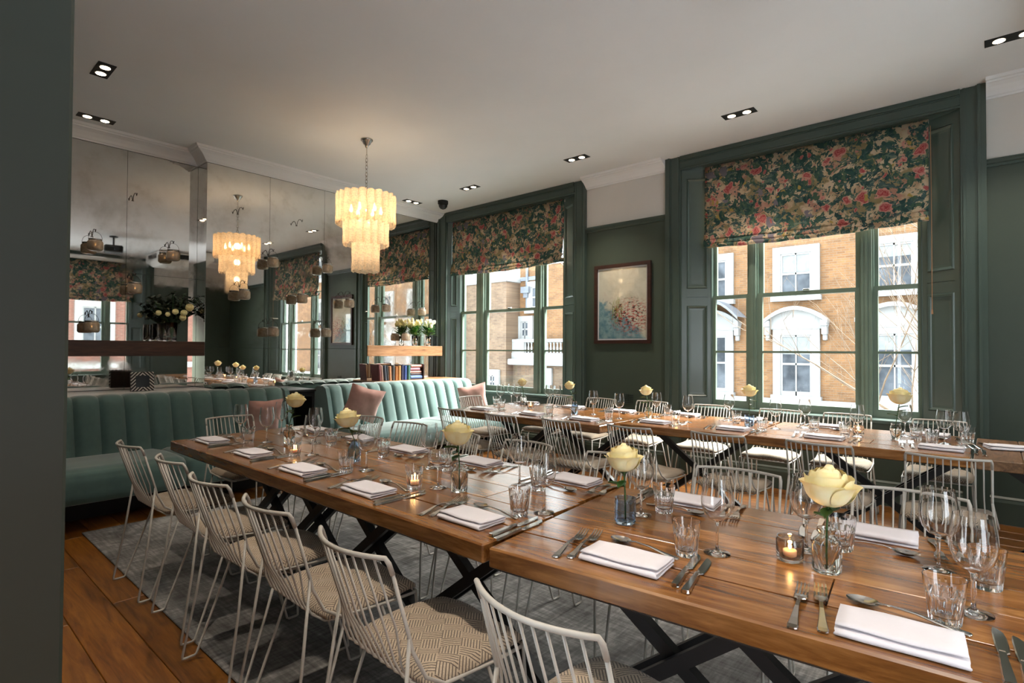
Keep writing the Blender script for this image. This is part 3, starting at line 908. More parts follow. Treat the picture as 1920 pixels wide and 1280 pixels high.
hook_and_jar(XA, 1.988, 2.36, 'on the alcove mirror, upper one above the foliage', lit=True)
hook_and_jar(XA, 1.645, 1.979, 'on the alcove mirror, alone in the middle row', lit=True)
hook_and_jar(XA, 1.294, 1.572, 'just above the dark alcove shelf', lit=True)
hook_and_jar(XA, 1.647, 2.80, 'at the top of the alcove mirror', False)
hook_and_jar(XB, 2.596, 2.80, 'on the chimney breast, above the reflected chandelier', False)
hook_and_jar(XB, 3.296, 2.79, 'on the chimney breast, upper middle', False)
for y, z, lab in ((2.947,2.379,'upper one beside the reflected chandelier'), (3.645,2.386,'upper one next to the chandelier'), (2.624,1.977,'middle row, nearest the dark shelf'),
                  (3.308,1.981,'middle row, centre'), (3.963,1.968,'middle row, over the reflected picture'), (2.958,1.566,'lower one against the reflected green wall'), (3.633,1.574,'lower one against the reflected window')):
    hook_and_jar(XB, y, z, 'on the chimney breast, ' + lab)
for y, z, lab in ((4.729,1.966,'nearest the chimney breast'), (5.388,1.95,'nearest the window'), (5.087,1.557,'lowest, just above the oak shelf')):
    hook_and_jar(XA, y, z, 'in the alcove with books, ' + lab)

# ---------------------------------------------------------------- books, frame, shelf flowers
def book(w_, h, d, ci):
    c = MB().box(-w_/2, -w_/2+.003, 0, d, 0, h).box(w_/2-.003, w_/2, 0, d, 0, h)
    c.lathe([(.001,0),(w_/2,0),(w_/2,h),(.001,h)], 12, (0, .002, 0))
    p = MB().box(-w_/2+.003, w_/2-.003, .004, d-.006, .004, h-.004)
    return c.mesh('cover', M['book%d' % ci]), p.mesh('pages', M['paper'])
yy = 4.37
BL = ['dark red leaning book at the chimney breast end','tan book leaning on the dark red one','black book third in the upright row','slim black book fourth in the upright row','orange brown book fifth in the upright row','dark grey book sixth in the upright row',
      'rust brown book seventh in the upright row','golden brown book eighth in the upright row','navy book ninth in the upright row','bright blue book tenth in the upright row','green book closing the upright row']
for i, (wd, h, tilt) in enumerate(((.05,.225,.10),(.03,.205,.10),(.05,.21,.10),(.03,.2,.10),(.04,.195,.06),(.045,.21,0),(.045,.19,0),(.05,.2,0),(.045,.215,0),(.05,.2,0),(.06,.205,0))):
    r = empty('book', (-6.24, yy+wd/2, .93)); tag(r, BL[i], 'book', 'books behind the banquette')
    r.rotation_euler = (-tilt*0 + tilt*0, 0, PI/2)
    r.rotation_euler = (0, 0, PI/2) if not tilt else (tilt*0, -tilt, PI/2)
    a, b = book(wd, h, .15, i); inst('cover', a, r); inst('pages', b, r); yy += wd+.004
zz = .931
for i, (th, L, off, lab) in enumerate(((.058,.21,0,'blue book at the bottom of the flat stack'),(.03,.20,.01,'black and red book second in the flat stack'),(.03,.21,-.01,'pale pink book in the middle of the flat stack'),(.045,.17,0,'plum book fourth in the flat stack'),(.04,.21,.01,'red brown book on top of the flat stack'))):
    r = empty('book', (-6.26, yy+.01+off, zz+th/2)); tag(r, lab, 'book', 'books behind the banquette')
    a, b = book(th, L, .14, [15,14,13,12,11][i])
    r.rotation_euler = (0, PI/2, PI/2); r.rotation_euler = (Matrix.Rotation(PI/2,3,'Z') @ Matrix.Rotation(PI/2,3,'Y')).to_euler()
    inst('cover', a, r); inst('pages', b, r); zz += th+.001
tag(MB().cbox(-6.40,-6.22, yy+.225, yy+.245, .93, 1.15, .003).build('bookend', M['frame_wood']), 'dark wooden bookend beside the flat stack of books', 'bookend')

r = empty('photo_frame', (-6.30, 1.66, .9345), (0, -.10, .12)); tag(r, 'black and white inlaid photo frame on the pale ledge', 'photo frame')
MB().box(-.02,0,-.10,.10,0,.036).box(-.02,0,-.10,.10,.15,.186).box(-.02,0,-.10,-.062,.036,.15).box(-.02,0,.062,.10,.036,.15).build('frame', M['inlay'], r)
MB().box(-.016,-.006,-.062,.062,.036,.15).build('picture', M['far_glass'], r); MB().box(-.06,-.021,-.09,.09,0,.18).build('back_panel', M['frame_wood'], r)

def leaf_verts(mb, p, d, L, wd, droop=.3):
    d = Vector(d).normalized(); sd = d.cross(Vector((0,0,1)))
    sd = sd.normalized() if sd.length > .1 else Vector((1,0,0)); up = sd.cross(d)
    P = Vector(p); pts = []
    for t, k in ((0,.15),(.35,1),(.7,.8),(1,.02)):
        c = P + d*L*t - Vector((0,0,1))*droop*L*t*t
        pts.append((c-sd*wd*k/2+up*.1*wd*k, c+sd*wd*k/2+up*.1*wd*k))
    vs = [q for a in pts for q in a]
    mb.add(vs, [(2*i,2*i+1,2*i+3,2*i+2) for i in range(3)])
def vase_shelf(x, y, z, lab, r=.045, h=.19, kind='tulip', seed=1):
    rr = random.Random(seed)
    v = empty('glass_vase', (x,y,z)); tag(v, lab, 'vase')
    MB().lathe([(0,0),(r*.8,0),(r*.85,.008),(r*.8,.05),(r,h),(r-.003,h),(r*.8-.003,.05),(r*.78,.012),(0,.012)], 24).build('body', M['glass'], v, True)
    b = empty('bouquet', (x,y,z+.013))
    st, lf = MB(), MB()
    if kind == 'tulip':
        tag(b, 'bunch of %s tulips standing in the %s' % (('yellow','vase nearer the books') if seed == 1 else ('white','vase nearer the window')), 'flowers')
        heads = []
        for i in range(20):
            a = rr.uniform(0, 2*PI); q = rr.uniform(.02,.10); hh = rr.uniform(.26,.36)
            st.tube([(0,0,.0),(q*.2*math.cos(a),q*.2*math.sin(a),.16),(q*math.cos(a),q*math.sin(a),hh)], .003, 5); heads.append((q*math.cos(a),q*math.sin(a),hh))
        for i in range(130):
            a = rr.uniform(0,2*PI); q = rr.uniform(0,.08)
            leaf_verts(lf, (q*math.cos(a),q*math.sin(a),rr.uniform(.14,.26)), (math.cos(a),math.sin(a),rr.uniform(.2,1.4)), rr.uniform(.08,.12), rr.uniform(.028,.045))
        me = MB().lathe([(0,-.012),(.018,-.005),(.025,.014),(.020,.042),(.008,.056),(0,.057)], 10).mesh('tulip_head', M['cream_petal' if seed == 1 else 'white_petal'], True)
        for p in heads: inst('tulip_head', me, b, p, (rr.uniform(-.4,.4), rr.uniform(-.4,.4), 0))
        lf.v = [(max(p[0], -.135), p[1], p[2]) for p in lf.v]
        lf.build('foliage', M['tulip_leaf'], b); st.build('stems', M['stem'], b)
    else:
        tag(b, 'dark leafy bouquet with cream roses on the dark shelf', 'flowers')
        for i in range(26):
            a = rr.uniform(0,2*PI); q = rr.uniform(.05,.27); hh = rr.uniform(.22,.5)
            e = (q*.7*math.cos(a), q*math.sin(a), hh)
            st.tube([(0,0,.0),(e[0]*.15,e[1]*.15,.18),e], .003, 5)
            for k in range(16):
                t = rr.uniform(.45,1.05)
                leaf_verts(lf, (e[0]*t,e[1]*t,.18+(hh-.18)*t), (rr.uniform(-1,1),rr.uniform(-1,1),rr.uniform(-.3,.8)), rr.uniform(.04,.07), rr.uniform(.03,.05))
        lf.v = [(max(p[0], -.13), p[1], p[2]) for p in lf.v]; st.v = [(max(p[0], -.13), p[1], p[2]) for p in st.v]
        lf.build('foliage', M['foliage'], b); st.build('stems', M['stem'], b)
        for k, (p, s) in enumerate((((.16,-.17,.27),.8),((.17,-.09,.26),.7),((.17,-.02,.29),.9),((.17,.06,.28),1.0),((.18,.11,.34),1.2),((.17,.05,.23),1.0))):
            me = MB().lathe([(0,-.03),(.02,-.022),(.034,0),(.030,.024),(.02,.03),(.016,.02),(.008,.026),(0,.024)], 12).mesh('rose_head', M['cream_petal'], True)
            inst('rose_head', me, b, p, (.2,.8,0), (s,s,s))
    return v
vase_shelf(-6.55, 5.23, 1.413, 'clear glass vase of yellow tulips on the oak shelf', seed=1, h=.15)
vase_shelf(-6.55, 5.50, 1.413, 'clear glass vase of white tulips on the oak shelf', seed=2, h=.15)
vase_shelf(-6.56, 1.98, 1.429, 'tall clear glass vase of dark foliage on the dark shelf', r=.055, h=.20, kind='dark', seed=5)
v = empty('glass_vase', (-6.56, 1.85, 1.429)); tag(v, 'second clear glass vase beside the dark foliage', 'vase')
MB().lathe([(0,0),(.045,0),(.05,.01),(.05,.18),(.047,.18),(.047,.014),(0,.014)], 24).build('body', M['glass'], v, True)

# ---------------------------------------------------------------- framed painting and vent
t_ = empty('framed_painting', (-3.352, YI, 1.925)); tag(t_, 'abstract pond painting in a dark frame between the windows', 'painting')
fw_, fh_ = .383, .483
fr = MB()
for a, b, c, d in ((-fw_,fw_,-fh_,-fh_+.042),(-fw_,fw_,fh_-.042,fh_),(-fw_,-fw_+.042,-fh_+.042,fh_-.042),(fw_-.042,fw_,-fh_+.042,fh_-.042)): fr.box(a,b,-.035,-.002,c,d)
fr.build('frame', M['frame_wood'], t_)
MB().box(-fw_+.04,fw_-.04,-.012,-.003,-fh_+.04,fh_-.04).build('mount', M['napkin'], t_)
MB().box(-fw_+.06,fw_-.06,-.0145,-.012,-fh_+.06,fh_-.06).build('canvas', M['painting'], t_)
MB().box(-fw_+.04,fw_-.04,-.022,-.020,-fh_+.04,fh_-.04).build('glazing', M['pane'], t_)
t_ = empty('air_vent', (-3.265, YI, .78)); tag(t_, 'small black square air vent on the green wall', 'vent')
MB().box(-.06,.06,-.003,0,-.06,.06).build('plate', M['black'], t_)
gr = MB()
for k in range(6):
    q = -.055+.022*k
    gr.box(q-.003,q+.003,-.008,-.003,-.06,.06).box(-.06,.06,-.008,-.003,q-.003,q+.003)
gr.build('grille', M['green_trim'], t_)

# ---------------------------------------------------------------- rug and tables
rg = MB().cbox(-4.99, .9, .945, 3.32, .0005, .010, .003).build('rug', M['rug'])
tag(rg, 'mottled grey woven rug under the front dining tables', 'rug')
T0 = .75
def table(x0, x1, y0, y1, rot, legs, label, mat='table', rows_=5, seed=0, cross=False, slant=0.0):
    """x0,y0 near corner in a frame turned by rot about (x0,y0)"""
    root = empty('dining_table', (x0, y0, 0), rot); tag(root, label, 'table', 'long oak dining tables')
    L, W_ = x1-x0, y1-y0; rr = random.Random(seed)
    th = .062
    if not cross:
        wd = W_/rows_
        for k in range(rows_):
            cuts = [0.0]
            if L > 1.2 and k > 0:
                q = rr.uniform(.35, .9)
                while q < L-.3: cuts.append(q); q += rr.uniform(.7, 1.3)
            cuts.append(L)
            for a, b in zip(cuts[:-1], cuts[1:]):
                e = .0019
                MB().cbox(-(b-a)/2+e, (b-a)/2-e, -wd/2+e, wd/2-e, -th, rr.uniform(-.0005, 0), .005 if k == 0 else .0008).build('plank', M[mat], root, loc=((a+b)/2-slant*(k+.5)/rows_, wd*(k+.5), T0))
        MB().box(.01, L-.01-slant, .01, W_-.01, T0-th-.004, T0-.012).build('substrate', M['black'], root)
    else:
        n = max(2, round(L/.2)); wd = L/n
        for k in range(n):
            MB().cbox(-wd/2+.001, wd/2-.001, -W_/2, W_/2, -th, rr.uniform(-.003, 0), .004).build('plank', M[mat], root, loc=(wd*(k+.5), W_/2, T0))
    for lx in legs:
        q = lx-x0
        za = T0-th-.006
        yc, hs_ = W_/2, .40
        MB().bar((q-hs_, yc, za-.03), (q+hs_, yc, .035), .04, .045, 'y').build('leg', M['black_metal'], root)
        for dy in (-.055, .055):
            MB().bar((q+hs_, yc+dy, za-.03), (q-hs_, yc+dy, .035), .028, .045, 'y').build('leg', M['black_metal'], root)
        for sx in (-hs_, hs_):
            MB().box(q+sx-.04, q+sx+.04, yc-.14, yc+.14, za-.012, za).build('leg_plate', M['black_metal'], root)
            MB().box(q+sx-.05, q+sx+.05, yc-.14, yc+.14, .0115, .022).build('foot_plate', M['black_metal'], root)
    return root
table(-4.03, -1.178, 1.219, 2.20, 0, [-3.60, -3.04, -2.45, -1.72], 'long oak table ending at the dark banquette', seed=3, slant=.085)
table(-1.160, .95, 1.213, 2.15, math.radians(5.2), [-.74, -.36, .45], 'oak table nearest the camera with the candle holder', seed=8)
table(-4.16, -2.37, 3.77, 4.92, 0, [-3.60, -2.82], 'window side table next to the pale banquette', seed=11)
table(-2.335, -1.345, 4.02, 5.04, math.radians(1.5), [-1.85], 'short window side table below the painting', seed=12)
table(-1.335, -.095, 4.08, 5.08, math.radians(1.0), [-.56], 'window side table in front of the wide window', seed=13)
table(-.085, 1.2, 4.10, 5.10, 0, [.45], 'rough sawn end table at the right edge', mat='table_rough', seed=14, cross=True)

# ---------------------------------------------------------------- chairs
def chair_meshes():
    out = []
    zr, hw = .81, .176
    yr = lambda x: -.25 - .055*(1-(x/hw)**2)
    rail = [(-hw-.002, -.232, .765), (-hw-.001, -.243, .795)] + [(x, yr(x), zr+.0) for x in [hw*(-1+2*i/12)*.985 for i in range(13)]] + [(hw+.001,-.243,.795),(hw+.002,-.232,.765)]
    out.append(('back_rail', MB().tube(rail, .0068, 8).mesh('back_rail', M['chair_metal'], True), None))
    for s in (-1, 1):
        side = [(s*(hw+.002),-.232,.765), (s*(hw+.004),-.18,.585), (s*(hw+.01),-.174,.55), (s*.20,-.14,.475), (s*.207,-.08,.437), (s*.208,.10,.424), (s*.205,.22,.42), (s*.195,.238,.42), (s*.17,.243,.42)]
        out.append(('side_rod', MB().tube(side, .0055, 7).mesh('side_rod', M['chair_metal'], True), None))
    n = 10
    for i in range(n):
        x = hw*(-1+2*(i+1)/(n+1))
        k = 1.10
        p = [(x, yr(x), zr), (x*1.02, yr(x)+.070, .60), (x*1.05, -.185, .505), (x*k, -.162, .455), (x*k, -.115, .418), (x*k, -.03, .400), (x*k, .14, .405), (x*k, .235, .418)]
        out.append(('spindle', MB().tube(p, .0036, 6).mesh('spindle', M['chair_metal'], True), None))
    out.append(('front_bar', MB().tube([(-.18,.24,.42),(.18,.24,.42)], .005, 6).mesh('front_bar', M['chair_metal'], True), None))
    out.append(('cross_bar', MB().tube([(-.19,.0,.405),(.19,.0,.405)], .004, 6).mesh('cross_bar', M['chair_metal'], True), None))
    for s in (-1, 1):
        fx = s*.222
        rear = [(s*(hw+.004),-.18,.585), (s*.20,-.215,.30), (fx,-.262,.02), (fx,-.262,.008), (fx,-.252,.0055), (fx,-.215,.0055), (fx,-.205,.012), (s*.212,-.12,.25), (s*.2,-.06,.43)]
        out.append(('leg', MB().tube(rear, .0055, 7).mesh('leg', M['chair_metal'], True), None))
        front = [(s*.2,.235,.42), (s*.212,.25,.2), (fx,.262,.02), (fx,.262,.008), (fx,.252,.0055), (fx,.217,.0055), (fx,.207,.012), (s*.212,.14,.25), (s*.205,.08,.42)]
        out.append(('leg', MB().tube(front, .0055, 7).mesh('leg', M['chair_metal'], True), None))
    # tufted cushion
    n = 18; S = .208
    def top(u, v):
        x, y = 2*u-1, 2*v-1
        ex, ey = 1-abs(x)**6, 1-abs(y)**6
        h = .030*(max(0,ex)**.5)*(max(0,ey)**.5)
        for tx, ty in ((-.42,-.42),(.42,-.42),(-.42,.42),(.42,.42)):
            h -= .013*math.exp(-((x-tx)**2+(y-ty)**2)/.045)
        rr = 1-.05*abs(x*y)**2
        return (x*S*rr, .055+y*.190*rr, .444+h+.004*math.sin(5*x+3*y))
    def bot(u, v):
        x, y, z = top(u, v); a, b = 2*u-1, 2*v-1
        return (x, y, .436-.016*(max(0,1-abs(a)**6)*max(0,1-abs(b)**6))**.5)
    mb = MB().grid(n, n, top); k = len(mb.f); mb.grid(n, n, bot); mb.f[k:] = [tuple(reversed(q)) for q in mb.f[k:]]
    o = (n+1)**2
    per = [i for i in range(n)] + [n+(n+1)*j for j in range(n)] + [(n+1)*n+n-i for i in range(n)] + [(n+1)*(n-j) for j in range(n)]
    for a, b in zip(per, per[1:]+per[:1]): mb.f.append((b, a, a+o, b+o))
    out.append(('seat_cushion', mb.mesh('seat_cushion', M['weave'], True), None))
    return out
CH = chair_meshes()
def chair(x, y, rot, label, group):
    """x,y is the middle of the top rail; the chair faces +y when rot is 0"""
    c = empty('wire_chair', (x - math.sin(rot)*.25, y + math.cos(rot)*.25, .0105 if (-4.99 < x < .9 and .9 < y + math.cos(rot)*.25 < 3.4) else .0005), rot)
    tag(c, label, 'chair', group)
    for nm, me, _ in CH: inst(nm, me, c)
NEAR = [(-3.60,.892,.02),(-2.975,.905,-.02),(-2.40,.868,.02),(-1.875,.862,-.03),(-1.335,.850,-.05),(-.722,.888,-.08)]
for i, (x, y, r) in enumerate(NEAR):
    chair(x, y, r, 'white wire chair on the near side of the front tables, %s from the banquette' % ORD[i], 'near row of wire chairs at the front tables')
FAR1 = [(-3.66,2.49),(-3.14,2.47),(-2.55,2.40),(-2.0,2.42),(-1.43,2.43),(-.85,2.48),(-.24,2.54)]
for i, (x, y) in enumerate(FAR1):
    chair(x, y, PI+(.08 if i > 4 else R.uniform(-.05,.05)), 'white wire chair on the far side of the front tables, %s from the banquette' % ORD[i], 'far row of wire chairs at the front tables')
chair(-4.47, 1.76, -PI/2+.05, 'white wire chair at the banquette end of the front table', 'end chairs')
NEAR3 = [(-3.75,3.42),(-3.12,3.40),(-2.53,3.45),(-1.96,3.50),(-1.36,3.59),(-.78,3.64),(-.18,3.64)]
for i, (x, y) in enumerate(NEAR3):
    chair(x, y, R.uniform(-.05,.05), 'white wire chair backing the aisle at the window tables, %s from the banquette' % ORD[i], 'aisle row of wire chairs at the window tables')
FAR3 = [(-3.92,5.36),(-3.33,5.32),(-2.74,5.40),(-2.11,5.44),(-1.48,5.46),(-.95,5.50),(-.31,5.50)]
for i, (x, y) in enumerate(FAR3):
    chair(x, y, PI+R.uniform(-.04,.04), 'white wire chair under the windows at the window tables, %s from the banquette' % ORD[i], 'window row of wire chairs')
chair(-4.58, 4.48, -PI/2, 'white wire chair at the banquette end of the window tables', 'end chairs')
chair(.47, 3.70, .1, 'white wire chair mostly out of view at the right edge', 'end chairs')

# ---------------------------------------------------------------- table ware
def strip(mb, pts, thick=.0022):
    """flat bar from (y, halfwidth, z, xoff) stations"""
    n = len(pts); vs = []
    for (y, hw, z, xo) in pts: vs += [(xo-hw,y,z),(xo+hw,y,z),(xo+hw*.8,y,z+thick),(xo-hw*.8,y,z+thick)]
    fs = [(0,1,2,3),((n-1)*4+3,(n-1)*4+2,(n-1)*4+1,(n-1)*4)]
    for i in range(n-1):
        a = i*4; b = a+4
        fs += [(a,b,b+1,a+1),(a+1,b+1,b+2,a+2),(a+2,b+2,b+3,a+3),(a+3,b+3,b,a)]
    return mb.add(vs, fs)
def fork_mesh():
    mb = MB()
    strip(mb, [(-.10,.004,.001,0),(-.097,.0085,.001,0),(-.085,.0095,.0015,0),(-.06,.007,.004,0),(-.02,.0042,.010,0),(.005,.0036,.011,0),(.022,.0045,.008,0),(.030,.0105,.006,0),(.045,.0125,.003,0),(.055,.0125,.003,0)])
    for k in range(4):
        xo = -.0102+.0068*k
        strip(mb, [(.054,.0023,.003,xo),(.07,.0021,.004,xo),(.088,.0018,.009,xo),(.098,.0008,.013,xo)], .0018)
    return mb.mesh('fork', M['steel'])
def knife_mesh():
    h = strip(MB(), [(-.115,.005,.001,0),(-.112,.0095,.0008,0),(-.09,.0095,.0008,0),(-.04,.0075,.0008,0),(0,.0062,.001,0),(.004,.005,.0015,0)], .0075)
    b = strip(MB(), [(.003,.0045,.002,0),(.012,.009,.002,.003),(.04,.0105,.002,.003),(.08,.0105,.002,.003),(.1,.009,.002,.002),(.112,.005,.002,-.001),(.116,.001,.002,-.003)], .002)
    return h.mesh('handle', M['steel']), b.mesh('blade', M['steel'])
def spoon_mesh():
    mb = strip(MB(), [(-.10,.004,.001,0),(-.097,.0085,.001,0),(-.085,.0095,.0015,0),(-.06,.007,.004,0),(-.02,.0042,.010,0),(.02,.0036,.011,0),(.045,.0045,.008,0)])
    def fn(u, v):
        a = 2*PI*u; r = v
        return (.0195*r*math.cos(a)*(1-.12*math.sin(a)), .068+.029*r*math.sin(a), .002+.0075*r*r)
    def fn2(u, v):
        x, y, z = fn(1-u, v); return (x, y, z-.0016)
    mb.grid(16, 4, fn); mb.grid(16, 4, fn2)
    return mb.mesh('spoon', M['steel'], True)
def napkin_mesh(seed, L=.225, W_=.125):
    rr = random.Random(seed); mb = MB()
    t = .0024
    sec = []
    lay = [(.0, W_/2, -W_/2), (.0105, -W_/2-.001, W_/2-.006), (.020, W_/2-.003, -W_/2+.004)]
    z = .0015
    pts = []
    y0 = -W_/2
    # folded sheet: three passes joined by round folds
    for k in range(3):
        a, b = ((W_/2-.004*k), (-W_/2+.002*k)) if k % 2 == 0 else ((-W_/2+.002*k), (W_/2-.004*k))
        for i in range(7):
            q = i/6; pts.append((a+(b-a)*q, z + .0008*math.sin(q*6+k)))
        if k < 2:
            for i in range(1, 5):
                a2 = PI*i/5; sg = -1 if k % 2 == 0 else 1
                pts.append((b + sg*.0045*math.sin(a2), z + .0045*(1-math.cos(a2))))
        z += .009
    nx = 8; vs = []
    sk = rr.uniform(-.004,.004)
    for (y, zz) in pts:
        for i in range(nx+1):
            u = i/nx-.5
            ins = zz*.18 + .0015*math.sin(zz*900)
            vs.append((u*(L-ins*2)+sk*zz*20, y+.0012*math.sin(u*9+zz*200), zz+.0012*math.sin(u*7+y*30)*zz/.02))
    fs = [(j*(nx+1)+i, j*(nx+1)+i+1, (j+1)*(nx+1)+i+1, (j+1)*(nx+1)+i) for j in range(len(pts)-1) for i in range(nx)]
    # lower and upper skins so the cloth has body
    n = len(vs)
    mb.add(vs, fs)
    return mb.mesh('napkin', M['napkin'], True)
FORK, SPOON, (KH, KB) = fork_mesh(), spoon_mesh(), knife_mesh()
for me_, k_ in ((FORK,1.22),(SPOON,1.2),(KH,1.12),(KB,1.12)): me_.transform(Matrix.Scale(k_, 4))
NAPK = [napkin_mesh(s, L) for s, L in ((1,.225),(2,.215),(3,.235))]
ZT = T0 + .0006
def put(name, me, x, y, rot, label, cat, group, z=ZT):
    return tag(inst(name, me, None, (x, y, z), rot), label, cat, group)
def setting(x, y, rot, where, i, cut=True):
    c, s = math.cos(rot), math.sin(rot)
    P = lambda a, b: (x+a*c-b*s, y+a*s+b*c)
    n = inst('napkin', NAPK[i % 3], None, (x, y, ZT+.0015), rot + R.uniform(-.05,.05)); so = n.modifiers.new('cloth', 'SOLIDIFY'); so.thickness = .0042; so.offset = 0
    tag(n, 'folded white napkin, ' + where, 'napkin', 'folded white napkins')
    if not cut: return
    for k, (a, da) in enumerate(((-.195,.10),(-.155,.12))):
        q = P(a + R.uniform(-.006,.006), .03 + .02*k)
        put('fork', FORK, q[0], q[1], rot + da + R.uniform(-.05,.05), ('outer' if k == 0 else 'inner') + ' steel fork, ' + where, 'fork', 'steel forks')
    for k, a in enumerate((.16, .198)):
        q = P(a + R.uniform(-.006,.006), .045 - .022*k)
        r = empty('knife', (q[0], q[1], ZT), rot + .04 + R.uniform(-.05,.05)); inst('handle', KH, r); inst('blade', KB, r)
        tag(r, ('inner' if k == 0 else 'outer') + ' steel knife, ' + where, 'knife', 'steel knives')
    q = P(0 + R.uniform(-.01,.01), .128)
    put('spoon', SPOON, q[0], q[1], rot + PI/2 - .15 + R.uniform(-.06,.06), 'steel dessert spoon, ' + where, 'spoon', 'dessert spoons')
A2 = math.radians(5.2)
for i, (x, y) in enumerate([(-3.78,1.385),(-3.16,1.375),(-2.55,1.352),(-1.985,1.348),(-1.389,1.368),(-.785,1.392),(-.15,1.405)]):
    setting(x, y, (A2 if i > 4 else 0) + R.uniform(-.03,.03), 'near side of the front tables, %s place from the banquette' % ORD[i], i)
for i, (x, y) in enumerate([(-3.72,2.08),(-3.15,2.08),(-2.6,2.035),(-2.043,2.07),(-1.434,2.075),(-.91,2.10),(-.288,2.13)]):
    setting(x, y, PI + (A2 if i > 4 else 0) + R.uniform(-.03,.03), 'far side of the front tables, %s place from the banquette' % ORD[i], i)
setting(.47, 1.48, A2, 'near side of the front tables, place beyond the frame edge', 0)
for i, (x, y) in enumerate([(-3.89,3.98),(-3.24,3.98),(-2.664,3.99),(-2.119,4.24),(-1.50,4.28),(-.879,4.30),(-.24,4.32)]):
    setting(x, y, R.uniform(-.04,.04), 'aisle side of the window tables, %s place from the banquette' % ORD[i], i)
for i, (x, y) in enumerate([(-3.95,4.78),(-3.313,4.76),(-2.74,4.78),(-2.15,4.92),(-1.59,4.93),(-.98,4.95),(-.34,4.96)]):
    setting(x, y, PI+R.uniform(-.04,.04), 'window side of the window tables, %s place from the banquette' % ORD[i], i)
setting(.07, 4.62, .3, 'on the rough sawn end table', 1)

def wine_mesh(kind=0):
    if kind == 0:
        o = [(0,.0),(.037,.0),(.038,.0015),(.030,.004),(.012,.007),(.0052,.013),(.0042,.03),(.004,.075),(.0046,.088),(.008,.095),(.024,.103),(.0375,.119),(.0450,.142),(.0460,.158),(.0440,.180),(.0395,.212),(.0375,.226)]
    else:
        o = [(0,.0),(.037,.0),(.038,.0015),(.030,.004),(.012,.007),(.0052,.013),(.0042,.03),(.004,.07),(.0046,.085),(.010,.092),(.030,.102),(.043,.118),(.0465,.135),(.045,.155),(.0425,.168)]
    inn = [(max(0, r-.0011), z) for r, z in o[::-1] if z >= .094]
    inn[0] = (inn[0][0], inn[0][1]); inn.append((0, inn[-1][1]-.001))
    return MB().lathe(o+inn, 28).mesh('wine_glass', M['glass'], True, 50)
def tumbler_mesh():
    def mod(a, i, z):
        if z > .068 or z < .002 or i > 9: return 1
        k = 10; s = 2*PI/k; d = (a+s/2) % s - s/2
        f = 1-.10*math.cos(PI*d/s)**.7
        return .4 + .6*f if z > .06 else f
    o = [(0,0),(.0285,0),(.031,.003),(.0315,.008),(.034,.03),(.0365,.055),(.0375,.066),(.0378,.069),(.0400,.09),(.0412,.101)]
    inn = [(.0396,.101),(.0380,.09),(.0345,.066),(.0315,.04),(.028,.020),(.024,.016),(0,.015)]
    return MB().lathe(o+inn, 40, mod=mod).mesh('tumbler', M['glass'], True, 24)
WINE, COUPE, TUMB = wine_mesh(0), wine_mesh(1), tumbler_mesh()
W1 = [(-3.816,1.574,'behind the near napkin nearest the banquette'),(-3.521,1.616,'between the first and second near napkins'),(-3.80,1.85,'at the banquette corner of the front table'),(-2.909,1.595,'just behind the candle tumbler nearest the banquette'),(-3.257,1.807,'between the candle and the first rose vase'),
      (-2.34,1.574,'beside the slim blue bottle vase'),(-2.159,1.826,'tall one behind the rounded goblet'),(-1.584,1.86,'tall one past the third rose vase'),(-1.252,1.61,'standing next to the table join'),(-.972,1.83,'right behind the rose in the beaded blue vase'),
      (-.619,1.636,'by the tumbler of the sixth near place'),(-.426,1.84,'behind the nearest candle holder'),(-.114,1.916,'rear one of the pair beside the nearest tumblers'),(-.036,1.658,'front one of the pair beside the nearest tumblers')]
for x, y, l in W1: put('wine_glass', WINE, x, y, R.uniform(0,6), 'clear wine glass %s' % l, 'wine glass', 'wine glasses on the front tables')
put('wine_glass', COUPE, -1.822, 1.59, 0, 'low rounded goblet between the candle tumbler and third vase', 'wine glass', 'wine glasses on the front tables')
W3 = [(-4.08,4.46),(-4.07,4.63),(-3.90,4.53),(-3.62,4.74),(-3.50,4.72),(-2.834,4.40),(-2.494,4.29),(-2.298,4.62),(-1.939,4.47),(-1.733,4.86),(-1.275,4.58),(-1.119,4.80),(-.726,4.57),(-.476,4.84),(-.240,4.60),(-.150,4.52)]
for i, (x, y) in enumerate(W3):
    put('wine_glass', WINE, x, y, R.uniform(0,6), '%s clear wine glass on the window tables, counted from the banquette end' % (ORD+['thirteenth','fourteenth','fifteenth','sixteenth'])[i], 'wine glass', 'wine glasses on the window tables')
T1 = [(-3.584,1.528,'next to the first near napkin'),(-3.13,1.845,'on the far side behind the first candle'),(-2.393,1.493,'in front of the slim blue bottle vase'),(-2.587,1.851,'behind the slim blue bottle vase'),
      (-2.067,1.859,'behind the rounded goblet'),(-1.302,1.529,'by the knives at the table join'),(-1.475,1.859,'far side past the tall wine glass'),(-.924,1.918,'right of the beaded blue vase'),(-.682,1.562,'by the sixth near napkin'),
      (-.349,1.921,'behind the nearest rose vase'),(-.083,1.56,'largest, by the nearest napkin'),(-.014,1.86,'behind the largest tumbler at the edge')]
for x, y, l in T1: put('tumbler', TUMB, x, y, R.uniform(0,6), 'faceted clear tumbler %s' % l, 'tumbler', 'faceted tumblers on the front tables')
T3 = [(-4.05,4.36),(-3.789,4.16),(-3.12,4.09),(-2.534,4.18),(-2.287,4.82),(-1.622,4.72),(-1.322,4.40),(-1.036,4.72),(-.80,4.55),(-.402,4.74),(-.30,4.525),(-.125,4.82)]
for i, (x, y) in enumerate(T3):
    put('tumbler', TUMB, x, y, R.uniform(0,6), '%s faceted tumbler on the window tables, counted from the banquette end' % ORD[i], 'tumbler', 'faceted tumblers on the window tables')
